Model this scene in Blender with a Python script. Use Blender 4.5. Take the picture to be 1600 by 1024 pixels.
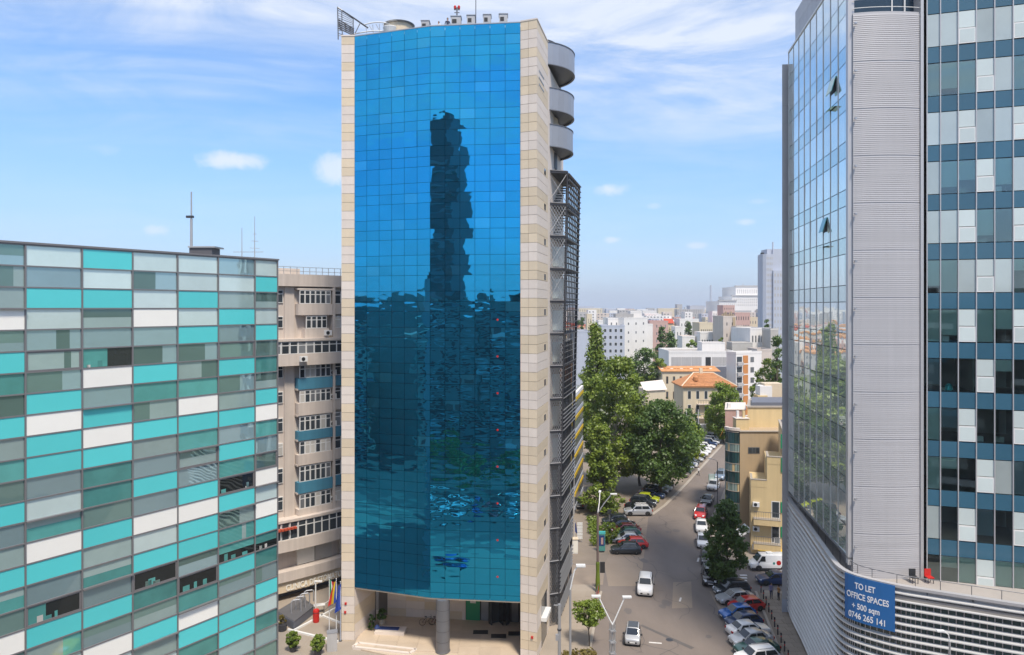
import bpy, bmesh, math, random
import numpy as np
from mathutils import Matrix, Vector
from math import radians as R_, sin, cos, pi

for o in list(bpy.data.objects): bpy.data.objects.remove(o)
S = bpy.context.scene
COL = S.collection
rnd = random.Random(11)

# ------------------------------------------------------------------ camera
F, HC, HZ = 1110.0, 33.0, 480.0            # focal length in photo pixels, camera height (m), horizon row
cam = bpy.data.cameras.new('camera'); camo = bpy.data.objects.new('camera', cam); COL.objects.link(camo)
camo.location = (0, 0, HC); camo.rotation_euler = (pi/2, 0, 0)
cam.sensor_width = 36; cam.lens = F/1600*36; cam.shift_y = -(512-HZ)/1600
cam.clip_start = .5; cam.clip_end = 30000
S.camera = camo
S.render.engine = 'CYCLES'; S.cycles.max_bounces = 6; S.cycles.diffuse_bounces = 3; S.cycles.glossy_bounces = 4; S.cycles.transparent_max_bounces = 8

# ------------------------------------------------------------------ sky, sun, exposure
SUN_EL, SUN_AZ = 60.0, 158.0               # azimuth clockwise from +Y
W = bpy.data.worlds.new('World'); S.world = W; W.use_nodes = True
def world():
    nt = W.node_tree; N = nt.nodes; L = nt.links
    for n in list(N): N.remove(n)
    out = N.new('ShaderNodeOutputWorld'); bg = N.new('ShaderNodeBackground')
    bg.inputs['Strength'].default_value = .13
    sky = N.new('ShaderNodeTexSky'); sky.sky_type = 'NISHITA'; sky.sun_disc = False
    sky.sun_elevation = R_(SUN_EL); sky.sun_rotation = R_(SUN_AZ)
    sky.altitude = 80; sky.air_density = 1.0; sky.dust_density = .5; sky.ozone_density = 3.2
    hs = N.new('ShaderNodeHueSaturation'); hs.inputs['Saturation'].default_value = 1.26; hs.inputs['Value'].default_value = 1.0; hs.inputs['Hue'].default_value = .503
    L.new(sky.outputs[0], hs.inputs['Color'])
    tc = N.new('ShaderNodeTexCoord')
    sep = N.new('ShaderNodeSeparateXYZ'); L.new(tc.outputs['Generated'], sep.inputs[0])
    def math_(op, a, b=None, clamp=False):
        m = N.new('ShaderNodeMath'); m.operation = op; m.use_clamp = clamp
        for i, v in enumerate((a, b)):
            if v is None: continue
            if isinstance(v, (int, float)): m.inputs[i].default_value = v
            else: L.new(v, m.inputs[i])
        return m.outputs[0]
    def vmath(op, a, b=None):
        m = N.new('ShaderNodeVectorMath'); m.operation = op
        for i, v in enumerate((a, b)):
            if v is None: continue
            if isinstance(v, tuple): m.inputs[i].default_value = v
            else: L.new(v, m.inputs[i])
        return m
    def ramp(v, a, b):
        m = N.new('ShaderNodeMapRange'); m.interpolation_type = 'SMOOTHSTEP'
        L.new(v, m.inputs[0]); m.inputs[1].default_value = a; m.inputs[2].default_value = b
        return m.outputs[0]
    def noise(vec, scale, detail, rough, dist=0):
        n = N.new('ShaderNodeTexNoise'); L.new(vec, n.inputs['Vector'])
        n.inputs['Scale'].default_value = scale; n.inputs['Detail'].default_value = detail
        n.inputs['Roughness'].default_value = rough; n.inputs['Distortion'].default_value = dist
        return n.outputs['Fac']
    z = math_('MAXIMUM', sep.outputs['Z'], 0.0)
    zz = math_('ADD', z, .10)
    comb = N.new('ShaderNodeCombineXYZ')
    L.new(math_('DIVIDE', sep.outputs['X'], zz), comb.inputs[0]); L.new(math_('DIVIDE', sep.outputs['Y'], zz), comb.inputs[1])
    hi = vmath('MULTIPLY', comb.outputs[0], (.55, .9, 1)).outputs[0]
    hi = vmath('ADD', hi, (3.1, 7.4, .3)).outputs[0]
    n1 = noise(hi, .62, 9, .58, .7)
    n2 = noise(hi, 2.4, 7, .62, 1.1)
    wisps = math_('MULTIPLY', ramp(n1, .29, .60), math_('ADD', .30, math_('MULTIPLY', ramp(n2, .25, .75), .85)), True)
    wisps = math_('MULTIPLY', wisps, math_('ADD', .12, ramp(sep.outputs['Z'], .16, .30)), True)
    veil = math_('MULTIPLY', math_('SUBTRACT', 1.0, ramp(sep.outputs['Z'], -.06, .36)), .86)   # thin milky air low down
    # small fair-weather clouds low over the city
    blob = None
    fine = math_('ADD', math_('MULTIPLY', noise(tc.outputs['Generated'], 34, 7, .62, .3), .75), math_('MULTIPLY', noise(tc.outputs['Generated'], 9, 3, .5, 0), .6))
    for (px, py, rx, ry, st) in ((370,252,64,20,1.0),(528,262,46,30,.9),(243,360,24,11,.6),(952,296,52,17,.9),(958,375,24,9,.7),
                                 (1086,384,24,8,.6),(1166,347,24,8,.6),(1022,322,18,8,.4),(1190,315,32,9,.35),(160,232,40,14,.25)):
        d = Vector(((px-800)/F, 1, (HZ-py)/F)).normalized()
        k = F*d.y
        q = vmath('SUBTRACT', tc.outputs['Generated'], tuple(d)).outputs[0]
        q = vmath('MULTIPLY', q, (k/rx*d.y/d.y, k/rx, k/ry)).outputs[0]
        ln = N.new('ShaderNodeVectorMath'); ln.operation = 'LENGTH'; L.new(q, ln.inputs[0])
        v = math_('SUBTRACT', 1.95, math_('ADD', ln.outputs['Value'], math_('MULTIPLY', fine, 1.6)))
        v = math_('MULTIPLY', ramp(v, .0, .75), st*.92)
        blob = v if blob is None else math_('MAXIMUM', blob, v)
    fac = math_('MAXIMUM', wisps, blob)
    mixv = N.new('ShaderNodeMixRGB'); L.new(veil, mixv.inputs[0]); L.new(hs.outputs[0], mixv.inputs[1]); mixv.inputs[2].default_value = (1.62, 2.3, 3.75, 1)
    mix = N.new('ShaderNodeMixRGB'); L.new(math_('MULTIPLY', fac, .86), mix.inputs[0]); L.new(mixv.outputs[0], mix.inputs[1])
    mix.inputs[2].default_value = (4.0, 4.25, 4.7, 1)
    L.new(mix.outputs[0], bg.inputs['Color']); L.new(bg.outputs[0], out.inputs['Surface'])
world()
sun = bpy.data.lights.new('sun', 'SUN'); suno = bpy.data.objects.new('sun', sun); COL.objects.link(suno)
sun.energy = 2.8; sun.angle = R_(10.0); sun.color = (1, .90, .77)
_sd = Vector((sin(R_(SUN_AZ))*cos(R_(SUN_EL)), cos(R_(SUN_AZ))*cos(R_(SUN_EL)), sin(R_(SUN_EL))))
suno.rotation_euler = (-_sd).to_track_quat('-Z', 'Y').to_euler()
S.view_settings.view_transform = 'Standard'; S.view_settings.look = 'None'
S.view_settings.exposure = 0.80; S.view_settings.gamma = 1; S.view_settings.use_curve_mapping = False

# ------------------------------------------------------------------ pixels to places
def PX(x, Y): return (x-800)/F*Y
def PZ(y, Y): return HC+(HZ-y)/F*Y
def GY(y): return F*HC/(y-HZ)
def G(x, y, z=0.0):
    Y = F*(HC-z)/(y-HZ); return Vector((PX(x, Y), Y, z))
def P(x, y, Y): return Vector((PX(x, Y), Y, PZ(y, Y)))

# ------------------------------------------------------------------ materials
MATS = {}
def mat(name, col, rough=.7, metal=0.0, var=.12, scale=.6, rand=0.0, bump=0.0, bscale=20, spec=.5, streak=0.0, coat=0.0, pos=True, stretch=(1,1,1)):
    m = bpy.data.materials.new(name); m.use_nodes = True; nt = m.node_tree; N = nt.nodes; L = nt.links
    b = N['Principled BSDF']; b.inputs['Roughness'].default_value = rough; b.inputs['Metallic'].default_value = metal
    b.inputs['Specular IOR Level'].default_value = spec
    if coat: b.inputs['Coat Weight'].default_value = coat; b.inputs['Coat Roughness'].default_value = .05
    geo = N.new('ShaderNodeNewGeometry'); tc = N.new('ShaderNodeTexCoord')
    vec = geo.outputs['Position'] if pos else tc.outputs['Object']
    c = None
    hs = N.new('ShaderNodeHueSaturation'); hs.inputs['Color'].default_value = (*col, 1)
    val = None
    def math_(op, a, b_):
        q = N.new('ShaderNodeMath'); q.operation = op
        for i, v in enumerate((a, b_)):
            if isinstance(v, (int, float)): q.inputs[i].default_value = v
            else: L.new(v, q.inputs[i])
        return q.outputs[0]
    terms = []
    if var:
        mp = N.new('ShaderNodeMapping'); mp.inputs['Scale'].default_value = stretch; L.new(vec, mp.inputs[0])
        n = N.new('ShaderNodeTexNoise'); n.inputs['Scale'].default_value = scale; n.inputs['Detail'].default_value = 6; n.inputs['Roughness'].default_value = .65
        L.new(mp.outputs[0], n.inputs['Vector']); terms.append(math_('MULTIPLY', math_('SUBTRACT', n.outputs['Fac'], .5), var*3))
    if streak:
        mp = N.new('ShaderNodeMapping'); mp.inputs['Scale'].default_value = (2.2, 2.2, .12); L.new(vec, mp.inputs[0])
        n = N.new('ShaderNodeTexNoise'); n.inputs['Scale'].default_value = 1.0; n.inputs['Detail'].default_value = 5
        L.new(mp.outputs[0], n.inputs['Vector']); terms.append(math_('MULTIPLY', math_('SUBTRACT', n.outputs['Fac'], .5), streak*3))
    if rand:
        oi = N.new('ShaderNodeObjectInfo'); terms.append(math_('MULTIPLY', math_('SUBTRACT', oi.outputs['Random'], .5), rand*2))
    if terms:
        v = terms[0]
        for t in terms[1:]: v = math_('ADD', v, t)
        L.new(math_('ADD', v, 1.0), hs.inputs['Value'])
    L.new(hs.outputs[0], b.inputs['Base Color'])
    if bump:
        n = N.new('ShaderNodeTexNoise'); n.inputs['Scale'].default_value = bscale; n.inputs['Detail'].default_value = 4; L.new(vec, n.inputs['Vector'])
        bp = N.new('ShaderNodeBump'); bp.inputs['Strength'].default_value = bump; bp.inputs['Distance'].default_value = .02
        L.new(n.outputs['Fac'], bp.inputs['Height']); L.new(bp.outputs[0], b.inputs['Normal'])
    MATS[name] = m; return m

def mirror(name, col, wav=.0, wscale=.7, rough=.015, rand=.12, stretch=(1,1,1), dirt=.08, metal=1.0):
    """coated solar-control glass: tinted reflection, panes slightly out of true"""
    m = mat(name, col, rough, metal, var=dirt, scale=.35, rand=rand)
    nt = m.node_tree; N = nt.nodes; L = nt.links; b = N['Principled BSDF']
    if wav:
        geo = N.new('ShaderNodeNewGeometry'); oi = N.new('ShaderNodeObjectInfo')
        ad = N.new('ShaderNodeVectorMath'); ad.operation = 'ADD'
        sc = N.new('ShaderNodeVectorMath'); sc.operation = 'SCALE'; sc.inputs['Scale'].default_value = 9.0
        cx = N.new('ShaderNodeCombineXYZ'); L.new(oi.outputs['Random'], cx.inputs[0]); L.new(oi.outputs['Random'], cx.inputs[2])
        L.new(cx.outputs[0], sc.inputs[0]); L.new(geo.outputs['Position'], ad.inputs[0]); L.new(sc.outputs[0], ad.inputs[1])
        mp = N.new('ShaderNodeMapping'); mp.inputs['Scale'].default_value = stretch; L.new(ad.outputs[0], mp.inputs[0])
        n = N.new('ShaderNodeTexNoise'); n.inputs['Scale'].default_value = wscale; n.inputs['Detail'].default_value = 1.0; L.new(mp.outputs[0], n.inputs['Vector'])
        bp = N.new('ShaderNodeBump'); bp.inputs['Strength'].default_value = 1.0; bp.inputs['Distance'].default_value = wav
        L.new(n.outputs['Fac'], bp.inputs['Height']); L.new(bp.outputs[0], b.inputs['Normal'])
    return m

def clear(name, tint=(.7,.85,.83), refl=.16, rough=.02, rtint=(.9,.97,1)):
    m = bpy.data.materials.new(name); m.use_nodes = True; nt = m.node_tree; N = nt.nodes; L = nt.links
    for n in list(N): N.remove(n)
    out = N.new('ShaderNodeOutputMaterial'); mix = N.new('ShaderNodeMixShader')
    tr = N.new('ShaderNodeBsdfTransparent'); tr.inputs[0].default_value = (*tint, 1)
    gl = N.new('ShaderNodeBsdfGlossy'); gl.inputs['Color'].default_value = (*rtint, 1); gl.inputs['Roughness'].default_value = rough
    fr = N.new('ShaderNodeFresnel'); fr.inputs[0].default_value = 1.5
    ad = N.new('ShaderNodeMath'); ad.operation = 'ADD'; ad.use_clamp = True; ad.inputs[1].default_value = refl
    L.new(fr.outputs[0], ad.inputs[0]); L.new(ad.outputs[0], mix.inputs[0]); L.new(tr.outputs[0], mix.inputs[1]); L.new(gl.outputs[0], mix.inputs[2])
    L.new(mix.outputs[0], out.inputs[0]); MATS[name] = m; return m

def leafmat(name, c0, c1):
    m = bpy.data.materials.new(name); m.use_nodes = True; nt = m.node_tree; N = nt.nodes; L = nt.links
    for n in list(N): N.remove(n)
    out = N.new('ShaderNodeOutputMaterial'); geo = N.new('ShaderNodeNewGeometry')
    mx = N.new('ShaderNodeMixRGB'); mx.inputs[1].default_value = (*c0, 1); mx.inputs[2].default_value = (*c1, 1)
    n = N.new('ShaderNodeTexNoise'); n.inputs['Scale'].default_value = .55; n.inputs['Detail'].default_value = 3; L.new(geo.outputs['Position'], n.inputs['Vector'])
    a = N.new('ShaderNodeMath'); a.operation = 'MULTIPLY_ADD'; L.new(geo.outputs['Random Per Island'], a.inputs[0]); a.inputs[1].default_value = .5
    L.new(n.outputs['Fac'], a.inputs[2]); s = N.new('ShaderNodeMath'); s.operation = 'SUBTRACT'; s.use_clamp = True; L.new(a.outputs[0], s.inputs[0]); s.inputs[1].default_value = .28
    L.new(s.outputs[0], mx.inputs[0])
    d = N.new('ShaderNodeBsdfDiffuse'); t = N.new('ShaderNodeBsdfTranslucent'); L.new(mx.outputs[0], d.inputs[0]); L.new(mx.outputs[0], t.inputs[0])
    ms = N.new('ShaderNodeMixShader'); ms.inputs[0].default_value = .3; L.new(d.outputs[0], ms.inputs[1]); L.new(t.outputs[0], ms.inputs[2])
    g = N.new('ShaderNodeBsdfGlossy'); g.inputs['Roughness'].default_value = .45; m2 = N.new('ShaderNodeMixShader'); m2.inputs[0].default_value = .04
    L.new(ms.outputs[0], m2.inputs[1]); L.new(g.outputs[0], m2.inputs[2]); L.new(m2.outputs[0], out.inputs[0])
    MATS[name] = m; return m

# ------------------------------------------------------------------ objects
WM = {}                                    # world matrix of every object, by name
def reg(o, M, parent):
    COL.objects.link(o)
    if parent is not None:
        o.parent = parent; o.matrix_parent_inverse = WM[parent.name].inverted(); o.matrix_basis = M
    else: o.matrix_basis = M
    WM[o.name] = M.copy(); return o
def tag(o, label=None, cat=None, group=None, kind=None):
    if label: o['label'] = label
    if cat: o['category'] = cat
    if group: o['group'] = group
    if kind: o['kind'] = kind
    return o
def thing(name, loc, label, cat, group=None, rz=0.0):
    o = bpy.data.objects.new(name, None); o.empty_display_size = .5
    reg(o, Matrix.Translation(Vector(loc)) @ Matrix.Rotation(rz, 4, 'Z'), None)
    return tag(o, label, cat, group)
def getmat(m): return MATS[m] if isinstance(m, str) else m
class MB:
    def __init__(s): s.v = []; s.f = []; s.mi = []; s.cur = 0
    def add(s, vs, fs):
        b = len(s.v); s.v += [tuple(v) for v in vs]; s.f += [tuple(b+i for i in f) for f in fs]; s.mi += [s.cur]*len(fs); return s
    def box(s, x0, x1, y0, y1, z0, z1):
        return s.add([(x, y, z) for z in (z0, z1) for y in (y0, y1) for x in (x0, x1)],
                     [(0,2,3,1),(4,5,7,6),(0,1,5,4),(2,6,7,3),(0,4,6,2),(1,3,7,5)])
    def hexa(s, p):                        # 8 points: bottom ring 0-3, top ring 4-7
        return s.add(p, [(3,2,1,0),(4,5,6,7),(0,1,5,4),(1,2,6,5),(2,3,7,6),(3,0,4,7)])
    def prism(s, pts, z0, z1):
        n = len(pts)
        return s.add([(p[0], p[1], z0) for p in pts]+[(p[0], p[1], z1) for p in pts],
                     [tuple(range(n-1, -1, -1)), tuple(range(n, 2*n))]+[(i, (i+1)%n, n+(i+1)%n, n+i) for i in range(n)])
    def tube(s, a, b, r0, r1=None, n=8, cap=True):
        a = Vector(a); b = Vector(b); r1 = r0 if r1 is None else r1
        d = (b-a).normalized(); u = d.cross(Vector((0,0,1)) if abs(d.z) < .9 else Vector((1,0,0))).normalized(); w = d.cross(u)
        vs = [p+(u*cos(2*pi*i/n)+w*sin(2*pi*i/n))*r for p, r in ((a, r0), (b, r1)) for i in range(n)]
        fs = [(i, (i+1)%n, n+(i+1)%n, n+i) for i in range(n)]
        if cap: fs += [tuple(range(n-1, -1, -1)), tuple(range(n, 2*n))]
        return s.add(vs, fs)
    def path(s, pts, r, n=6):
        for a, b in zip(pts, pts[1:]): s.tube(a, b, r, n=n)
        return s
    def lathe(s, prof, c=(0,0,0), n=16):
        vs = [(c[0]+r*cos(2*pi*i/n), c[1]+r*sin(2*pi*i/n), c[2]+z) for r, z in prof for i in range(n)]
        fs = [(k*n+i, k*n+(i+1)%n, (k+1)*n+(i+1)%n, (k+1)*n+i) for k in range(len(prof)-1) for i in range(n)]
        fs += [tuple(range(n-1, -1, -1)), tuple((len(prof)-1)*n+i for i in range(n))]
        return s.add(vs, fs)
    def quad(s, *p): return s.add(p, [tuple(range(len(p)))])
    def mesh(s, name, mats, smooth=False):
        me = bpy.data.meshes.new(name); me.from_pydata(s.v, [], s.f)
        for m in (mats if isinstance(mats, (list, tuple)) else [mats]): me.materials.append(getmat(m))
        if any(s.mi): me.polygons.foreach_set('material_index', s.mi)
        if smooth: me.polygons.foreach_set('use_smooth', [True]*len(s.f))
        me.update(); return me
    def build(s, name, mats, parent=None, M=None, smooth=False, kind=None, local=False):
        """vertices are world coordinates unless local (then they are in the parent's frame)"""
        o = bpy.data.objects.new(name, s.mesh(name, mats, smooth))
        if M is None: M = WM[parent.name] if (local and parent is not None) else Matrix()
        reg(o, M, parent)
        if kind: o['kind'] = kind
        return o
def inst(name, me, parent, M, m=None):
    o = bpy.data.objects.new(name, me); reg(o, M, parent)
    if m is not None:
        o.material_slots[0].link = 'OBJECT'; o.material_slots[0].material = getmat(m)
    return o
_u = MB().box(-.5,.5,-.5,.5,-.5,.5)
MATS['blank'] = bpy.data.materials.new('blank')
UC = _u.mesh('unit_block', 'blank')
def block(name, parent, c, size, m, rz=0.0):
    M = Matrix.Translation(Vector(c)) @ Matrix.Rotation(rz, 4, 'Z') @ Matrix.Diagonal((*size, 1))
    return inst(name, UC, parent, M, m)
class Fac:
    """a vertical wall face from ground point A to ground point B, outward side towards the camera (or flipped)"""
    def __init__(s, A, B, flip=False):
        s.A = Vector((A[0], A[1], 0)); s.B = Vector((B[0], B[1], 0)); s.u = (s.B-s.A).normalized(); s.len = (s.B-s.A).length
        s.n = Vector((s.u.y, -s.u.x, 0))
        if s.n.dot(-s.A) < 0: s.n = -s.n
        if flip: s.n = -s.n
    def pt(s, u, z, off=0.0): return s.A+s.u*u+s.n*off+Vector((0,0,z))
    def piece(s, name, parent, u0, u1, z0, z1, o0, o1, m, tilt=0.0):
        c = s.pt((u0+u1)/2, (z0+z1)/2, (o0+o1)/2)
        M = Matrix.Identity(4); U = s.u.copy(); n = s.n.copy()
        if tilt:
            ax = rnd.gauss(0, tilt); az = rnd.gauss(0, tilt)
            rot = Matrix.Rotation(az, 3, 'Z') @ Matrix.Rotation(ax, 3, U)
            U = rot @ U; n = rot @ n; zz = rot @ Vector((0,0,1))
        else: zz = Vector((0,0,1))
        if U.cross(n).dot(zz) < 0: U = -U
        for i in range(3):
            M[i][0] = U[i]*(u1-u0); M[i][1] = n[i]*(o1-o0); M[i][2] = zz[i]*(z1-z0); M[i][3] = c[i]
        return inst(name, UC, parent, M, m)
    def slab(s, mb, u0, u1, z0, z1, o0, o1):
        p = [s.pt(u0, z0, o0), s.pt(u1, z0, o0), s.pt(u1, z0, o1), s.pt(u0, z0, o1)]
        return mb.hexa(p+[q+Vector((0,0,z1-z0)) for q in p])

# ------------------------------------------------------------------ palette
mat('asphalt', (.185,.155,.135), .9, var=.16, scale=.22, streak=0, bump=.25, bscale=14, stretch=(1.6,.5,1))
mat('asphalt_worn', (.26,.21,.165), .9, var=.12, scale=.3, bump=.25, bscale=14)
mat('paving', (.30,.255,.205), .88, var=.10, scale=.5, rand=.07, bump=.15, bscale=9)
mat('dirt', (.23,.19,.15), .95, var=.16, scale=.35, bump=.3, bscale=8)
mat('kerbstone', (.36,.32,.27), .85, var=.08, scale=1.5, rand=.06)
mat('roadpaint', (.62,.60,.57), .8, var=.25, scale=3)
mat('cityground', (.16,.17,.12), .95, var=.3, scale=.02)
mat('stone_pale', (.68,.60,.525), .62, var=.05, scale=1.3, rand=.05, streak=.03)
mat('stone_warm', (.65,.54,.39), .62, var=.06, scale=1.3, rand=.07, streak=.03)
mat('stone_joint', (.20,.17,.14), .9, var=.05)
mat('stone_floor', (.50,.41,.31), .55, var=.10, scale=.8, rand=.05)
mat('dark', (.02,.022,.025), .6, var=.05)
mat('dark_joint', (.008,.03,.055), .4, var=.05)
mat('steel_dark', (.055,.057,.066), .5, .3, var=.1)
mat('steel_mid', (.16,.163,.175), .45, .4, var=.08, rand=.05)
mat('steel_light', (.40,.41,.43), .4, .5, var=.06, rand=.05)
mat('galv', (.40,.40,.40), .5, .5, var=.1)
mat('ring_panel', (.31,.33,.37), .42, .35, var=.05, rand=.04)
mat('alu_frame', (.20,.19,.19), .45, .3, var=.06)
mat('white_paint', (.72,.72,.70), .5, var=.04, scale=2)
mat('white_wall', (.72,.70,.67), .8, var=.06, scale=.25, streak=.06)
mat('cream_wall', (.60,.52,.38), .85, var=.07, scale=.3, streak=.08)
mat('beige_wall', (.56,.49,.43), .88, var=.09, scale=.4, streak=.12)
mat('grey_wall', (.40,.39,.38), .88, var=.08, scale=.3, streak=.10)
mat('brown_wall', (.42,.32,.205), .85, var=.06, scale=.4, streak=.10)
mat('yellow_wall', (.62,.48,.26), .85, var=.06, scale=.4, streak=.09)
mat('orange_wall', (.52,.22,.07), .8, var=.1)
mat('pink_wall', (.50,.33,.29), .8, var=.08, streak=.08)
mat('blue_grey_wall', (.42,.45,.52), .8, var=.06, streak=.05)
mat('dark_roof', (.09,.09,.10), .85, var=.15)
mat('slate_roof', (.13,.14,.17), .7, var=.10)
mat('rust_roof', (.52,.25,.10), .85, var=.35, scale=.9)
mat('roof_tile', (.42,.185,.075), .85, var=.16, scale=.8, rand=.16)
mat('flat_roof', (.34,.31,.28), .9, var=.15, scale=.4)
mat('win_dark', (.045,.055,.065), .12, var=.2, scale=.5, rand=.35)
mat('win_mid', (.16,.17,.18), .2, var=.2, scale=.5, rand=.4)
mat('curtain', (.50,.48,.44), .9, var=.1, rand=.15)
mat('blue_panel', (.055,.20,.29), .6, var=.08, rand=.08, streak=.12)
mat('red_tile', (.45,.07,.03), .7, var=.15)
# blue tower glass
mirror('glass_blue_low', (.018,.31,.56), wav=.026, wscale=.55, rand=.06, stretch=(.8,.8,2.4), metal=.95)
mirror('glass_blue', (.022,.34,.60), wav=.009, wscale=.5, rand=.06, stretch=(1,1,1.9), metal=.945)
mirror('glass_blue_light', (.04,.38,.64), wav=.012, wscale=.5, rand=.07, metal=.945)
mirror('glass_sky', (.84,.90,.87), wav=.012, wscale=.5, rand=.08, metal=.68)
mirror('glass_sky_dim', (.70,.80,.77), wav=.012, wscale=.5, rand=.1, metal=.7)
# turquoise block panels
mat('pan_T', (.10,.60,.60), .12, .12, var=.03, rand=.07, spec=.55)
mat('pan_W', (.82,.80,.73), .35, var=.03, rand=.04)
mat('pan_F', (.58,.70,.67), .06, .3, var=.08, scale=.7, rand=.12, spec=.7)
mat('pan_G', (.34,.45,.425), .05, .35, var=.10, scale=.7, rand=.15, spec=.8)
mat('pan_E', (.10,.36,.33), .04, .35, var=.18, scale=.8, rand=.25, spec=.9)
mirror('pan_B', (.35,.50,.52), wav=.008, wscale=.6, rand=.2, metal=.6)
mirror('pan_D', (.06,.07,.07), wav=.008, wscale=.6, rand=.4, metal=.7)
mirror('pan_K', (.20,.32,.29), wav=.008, wscale=.6, rand=.3, metal=.6)
# right office tower
mat('clad_grey', (.45,.44,.445), .5, .1, var=.04, rand=.04, scale=.3, streak=.03)
mat('spandrel', (.045,.125,.185), .10, var=.08, rand=.10, spec=.6)
clear('glass_clear', (.80,.92,.89), .07)
mat('pane_frost', (.58,.65,.63), .15, var=.05, rand=.1, spec=.8)
mat('pane_grey', (.44,.50,.49), .08, .15, var=.10, scale=.5, rand=.18, spec=.8)
mat('blind', (.68,.69,.63), .8, var=.05, rand=.12)
mat('blind_mauve', (.34,.33,.37), .6, var=.06, rand=.15)
mat('louvre', (.62,.62,.61), .35, .25, var=.04, rand=.04)
mat('podium_glass', (.030,.075,.08), .08, var=.25, scale=.4, rand=.3, spec=.9)
mat('room_wall', (.42,.40,.36), .9, var=.05)
mat('room_floor', (.18,.16,.14), .9, var=.1)
mat('banner_blue', (.018,.13,.36), .5, var=.03)
mat('letter_white', (.80,.80,.80), .6, var=0)
mat('mullion_pale', (.50,.49,.49), .4, .3, var=.04)
leafmat('leaf_mid', (.075,.135,.018), (.30,.38,.05))
leafmat('leaf_dark', (.038,.088,.022), (.145,.23,.048))
leafmat('leaf_bright', (.085,.16,.015), (.27,.36,.04))
leafmat('leaf_yellow', (.16,.21,.015), (.34,.36,.03))
leafmat('leaf_dry', (.14,.12,.03), (.26,.21,.06))
mat('bark', (.10,.08,.06), .95, var=.2, scale=2, bump=.5)
mat('bark_pale', (.30,.27,.22), .95, var=.2, scale=2, bump=.5)
mat('pole_wood', (.16,.12,.11), .9, var=.15)
mat('red', (.50,.02,.015), .45, var=.05)
mat('green', (.02,.26,.12), .5, var=.05)
mat('yellow', (.62,.42,.02), .55, var=.05, rand=.1)
mat('navy', (.02,.05,.18), .6, var=.08)
mat('royal', (.015,.05,.30), .6, var=.08)
mat('concrete_a',(.30,.28,.25),.9,var=.15,scale=.3,streak=.2); mat('concrete_b',(.13,.125,.12),.9,var=.15,scale=.3,streak=.2); mat('yard',(.10,.095,.09),.95,var=.3,scale=.2)  # grey-brown concrete walls; tones set by how dark they mirror in the glass
# ================================================================== the setting
def structure(name, mb, m):
    o = mb.build(name, m); o['kind'] = 'structure'; return o
structure('ground', MB().quad((-9000,-9000,-.03),(9000,-9000,-.03),(9000,9000,-.03),(-9000,9000,-.03)), 'cityground')
structure('road', MB().quad((-120,-160,0),(160,-160,0),(160,215,0),(-120,215,0)), 'asphalt')
# lighter worn asphalt by the left kerb and the parking strips
structure('road_edge_left', MB().quad((11.4,84.0,.004),(15.2,84.0,.004),(21.5,112,.004),(13.2,112,.004)), 'asphalt_worn')
structure('road_edge_right', MB().quad((21.4,60,.004),(25.0,60,.004),(27.4,82.5,.004),(22.9,82.5,.004)), 'asphalt_worn')
structure('side_road', MB().quad((-60,84.4,.004),(10.8,84.4,.004),(11.9,91,.004),(-60,91,.004)), 'asphalt_worn')
plaza = structure('plaza', MB().prism([(-60,38),(2.4,38),(5.0,57),(7.45,68.3),(10.3,82.2),(9.3,84.2),(-60,84.2)], -.02, .12), 'paving')
lot = structure('parking_lot', MB().prism([(5,91.2),(11.9,91.2),(13.0,95),(13.4,111.5),(20,112.3),(22.2,112.7),(25.4,118),(32.2,131.8),(50.1,169.6),(62,194),(10,194)], -.02, .02), 'dirt')
walk_r = structure('pavement_right', MB().prism([(24.7,58),(25.7,68.5),(28.2,82.2),(46,82.6),(46,58)], -.02, .12), 'dirt')
walk_f = structure('pavement_far', MB().prism([(27.0,92.5),(27.9,97.4),(29.5,104.7),(31.3,111.3),(34.3,118),(38.4,128.5),(62,172.5),(74,196),(100,196),(100,92.5)], -.02, .12), 'paving')
def kerb(parent, pts, w=.28, h=.14, step=1.5):
    me = None
    for a, b in zip(pts, pts[1:]):
        a = Vector((*a, 0)); b = Vector((*b, 0)); d = b-a; n = max(1, round(d.length/step)); ang = math.atan2(d.y, d.x)
        for i in range(n):
            c = a+d*((i+.5)/n); block('kerbstone', parent, (c.x, c.y, h/2+.004), (d.length/n-.02, w, h), 'kerbstone', ang)
kerb(plaza, [(5.0,57),(7.45,68.3),(10.3,82.2)])
kerb(walk_r, [(24.7,60),(25.7,68.5),(28.2,82.2)])
kerb(lot, [(22.2,112.7),(25.4,118),(32.2,131.8),(50.1,169.6)], .5, .10, 2.5)
kerb(walk_f, [(27.0,92.5),(27.9,97.4),(29.5,104.7),(31.3,111.3),(34.3,118)])
# paving slabs: right pavement (rows run across), strip along the kerb of the plaza
for j in range(22):
    y = 63.5+j*.86; xl = 25.15+(y-63.5)*.187
    for i in range(5):
        o = .35 if j % 2 else 0
        x = xl+.2+o+i*1.02
        if x+.5 < 30.4-(77-y)*.10: block('paving_slab', walk_r, (x+.5, y+.4, .128), (.99,.83,.03+rnd.uniform(0,.008)), 'paving', .0)
for j in range(15):
    y = 57.5+j*1.65
    for i in range(2):
        x = 5.0+(y-57)*.215-1.0-i*1.35
        if rnd.random() < .9: block('paving_slab', plaza, (x, y+.8, .124), (1.3,1.6,.02+rnd.uniform(0,.008)), 'paving', -.2)
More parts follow.
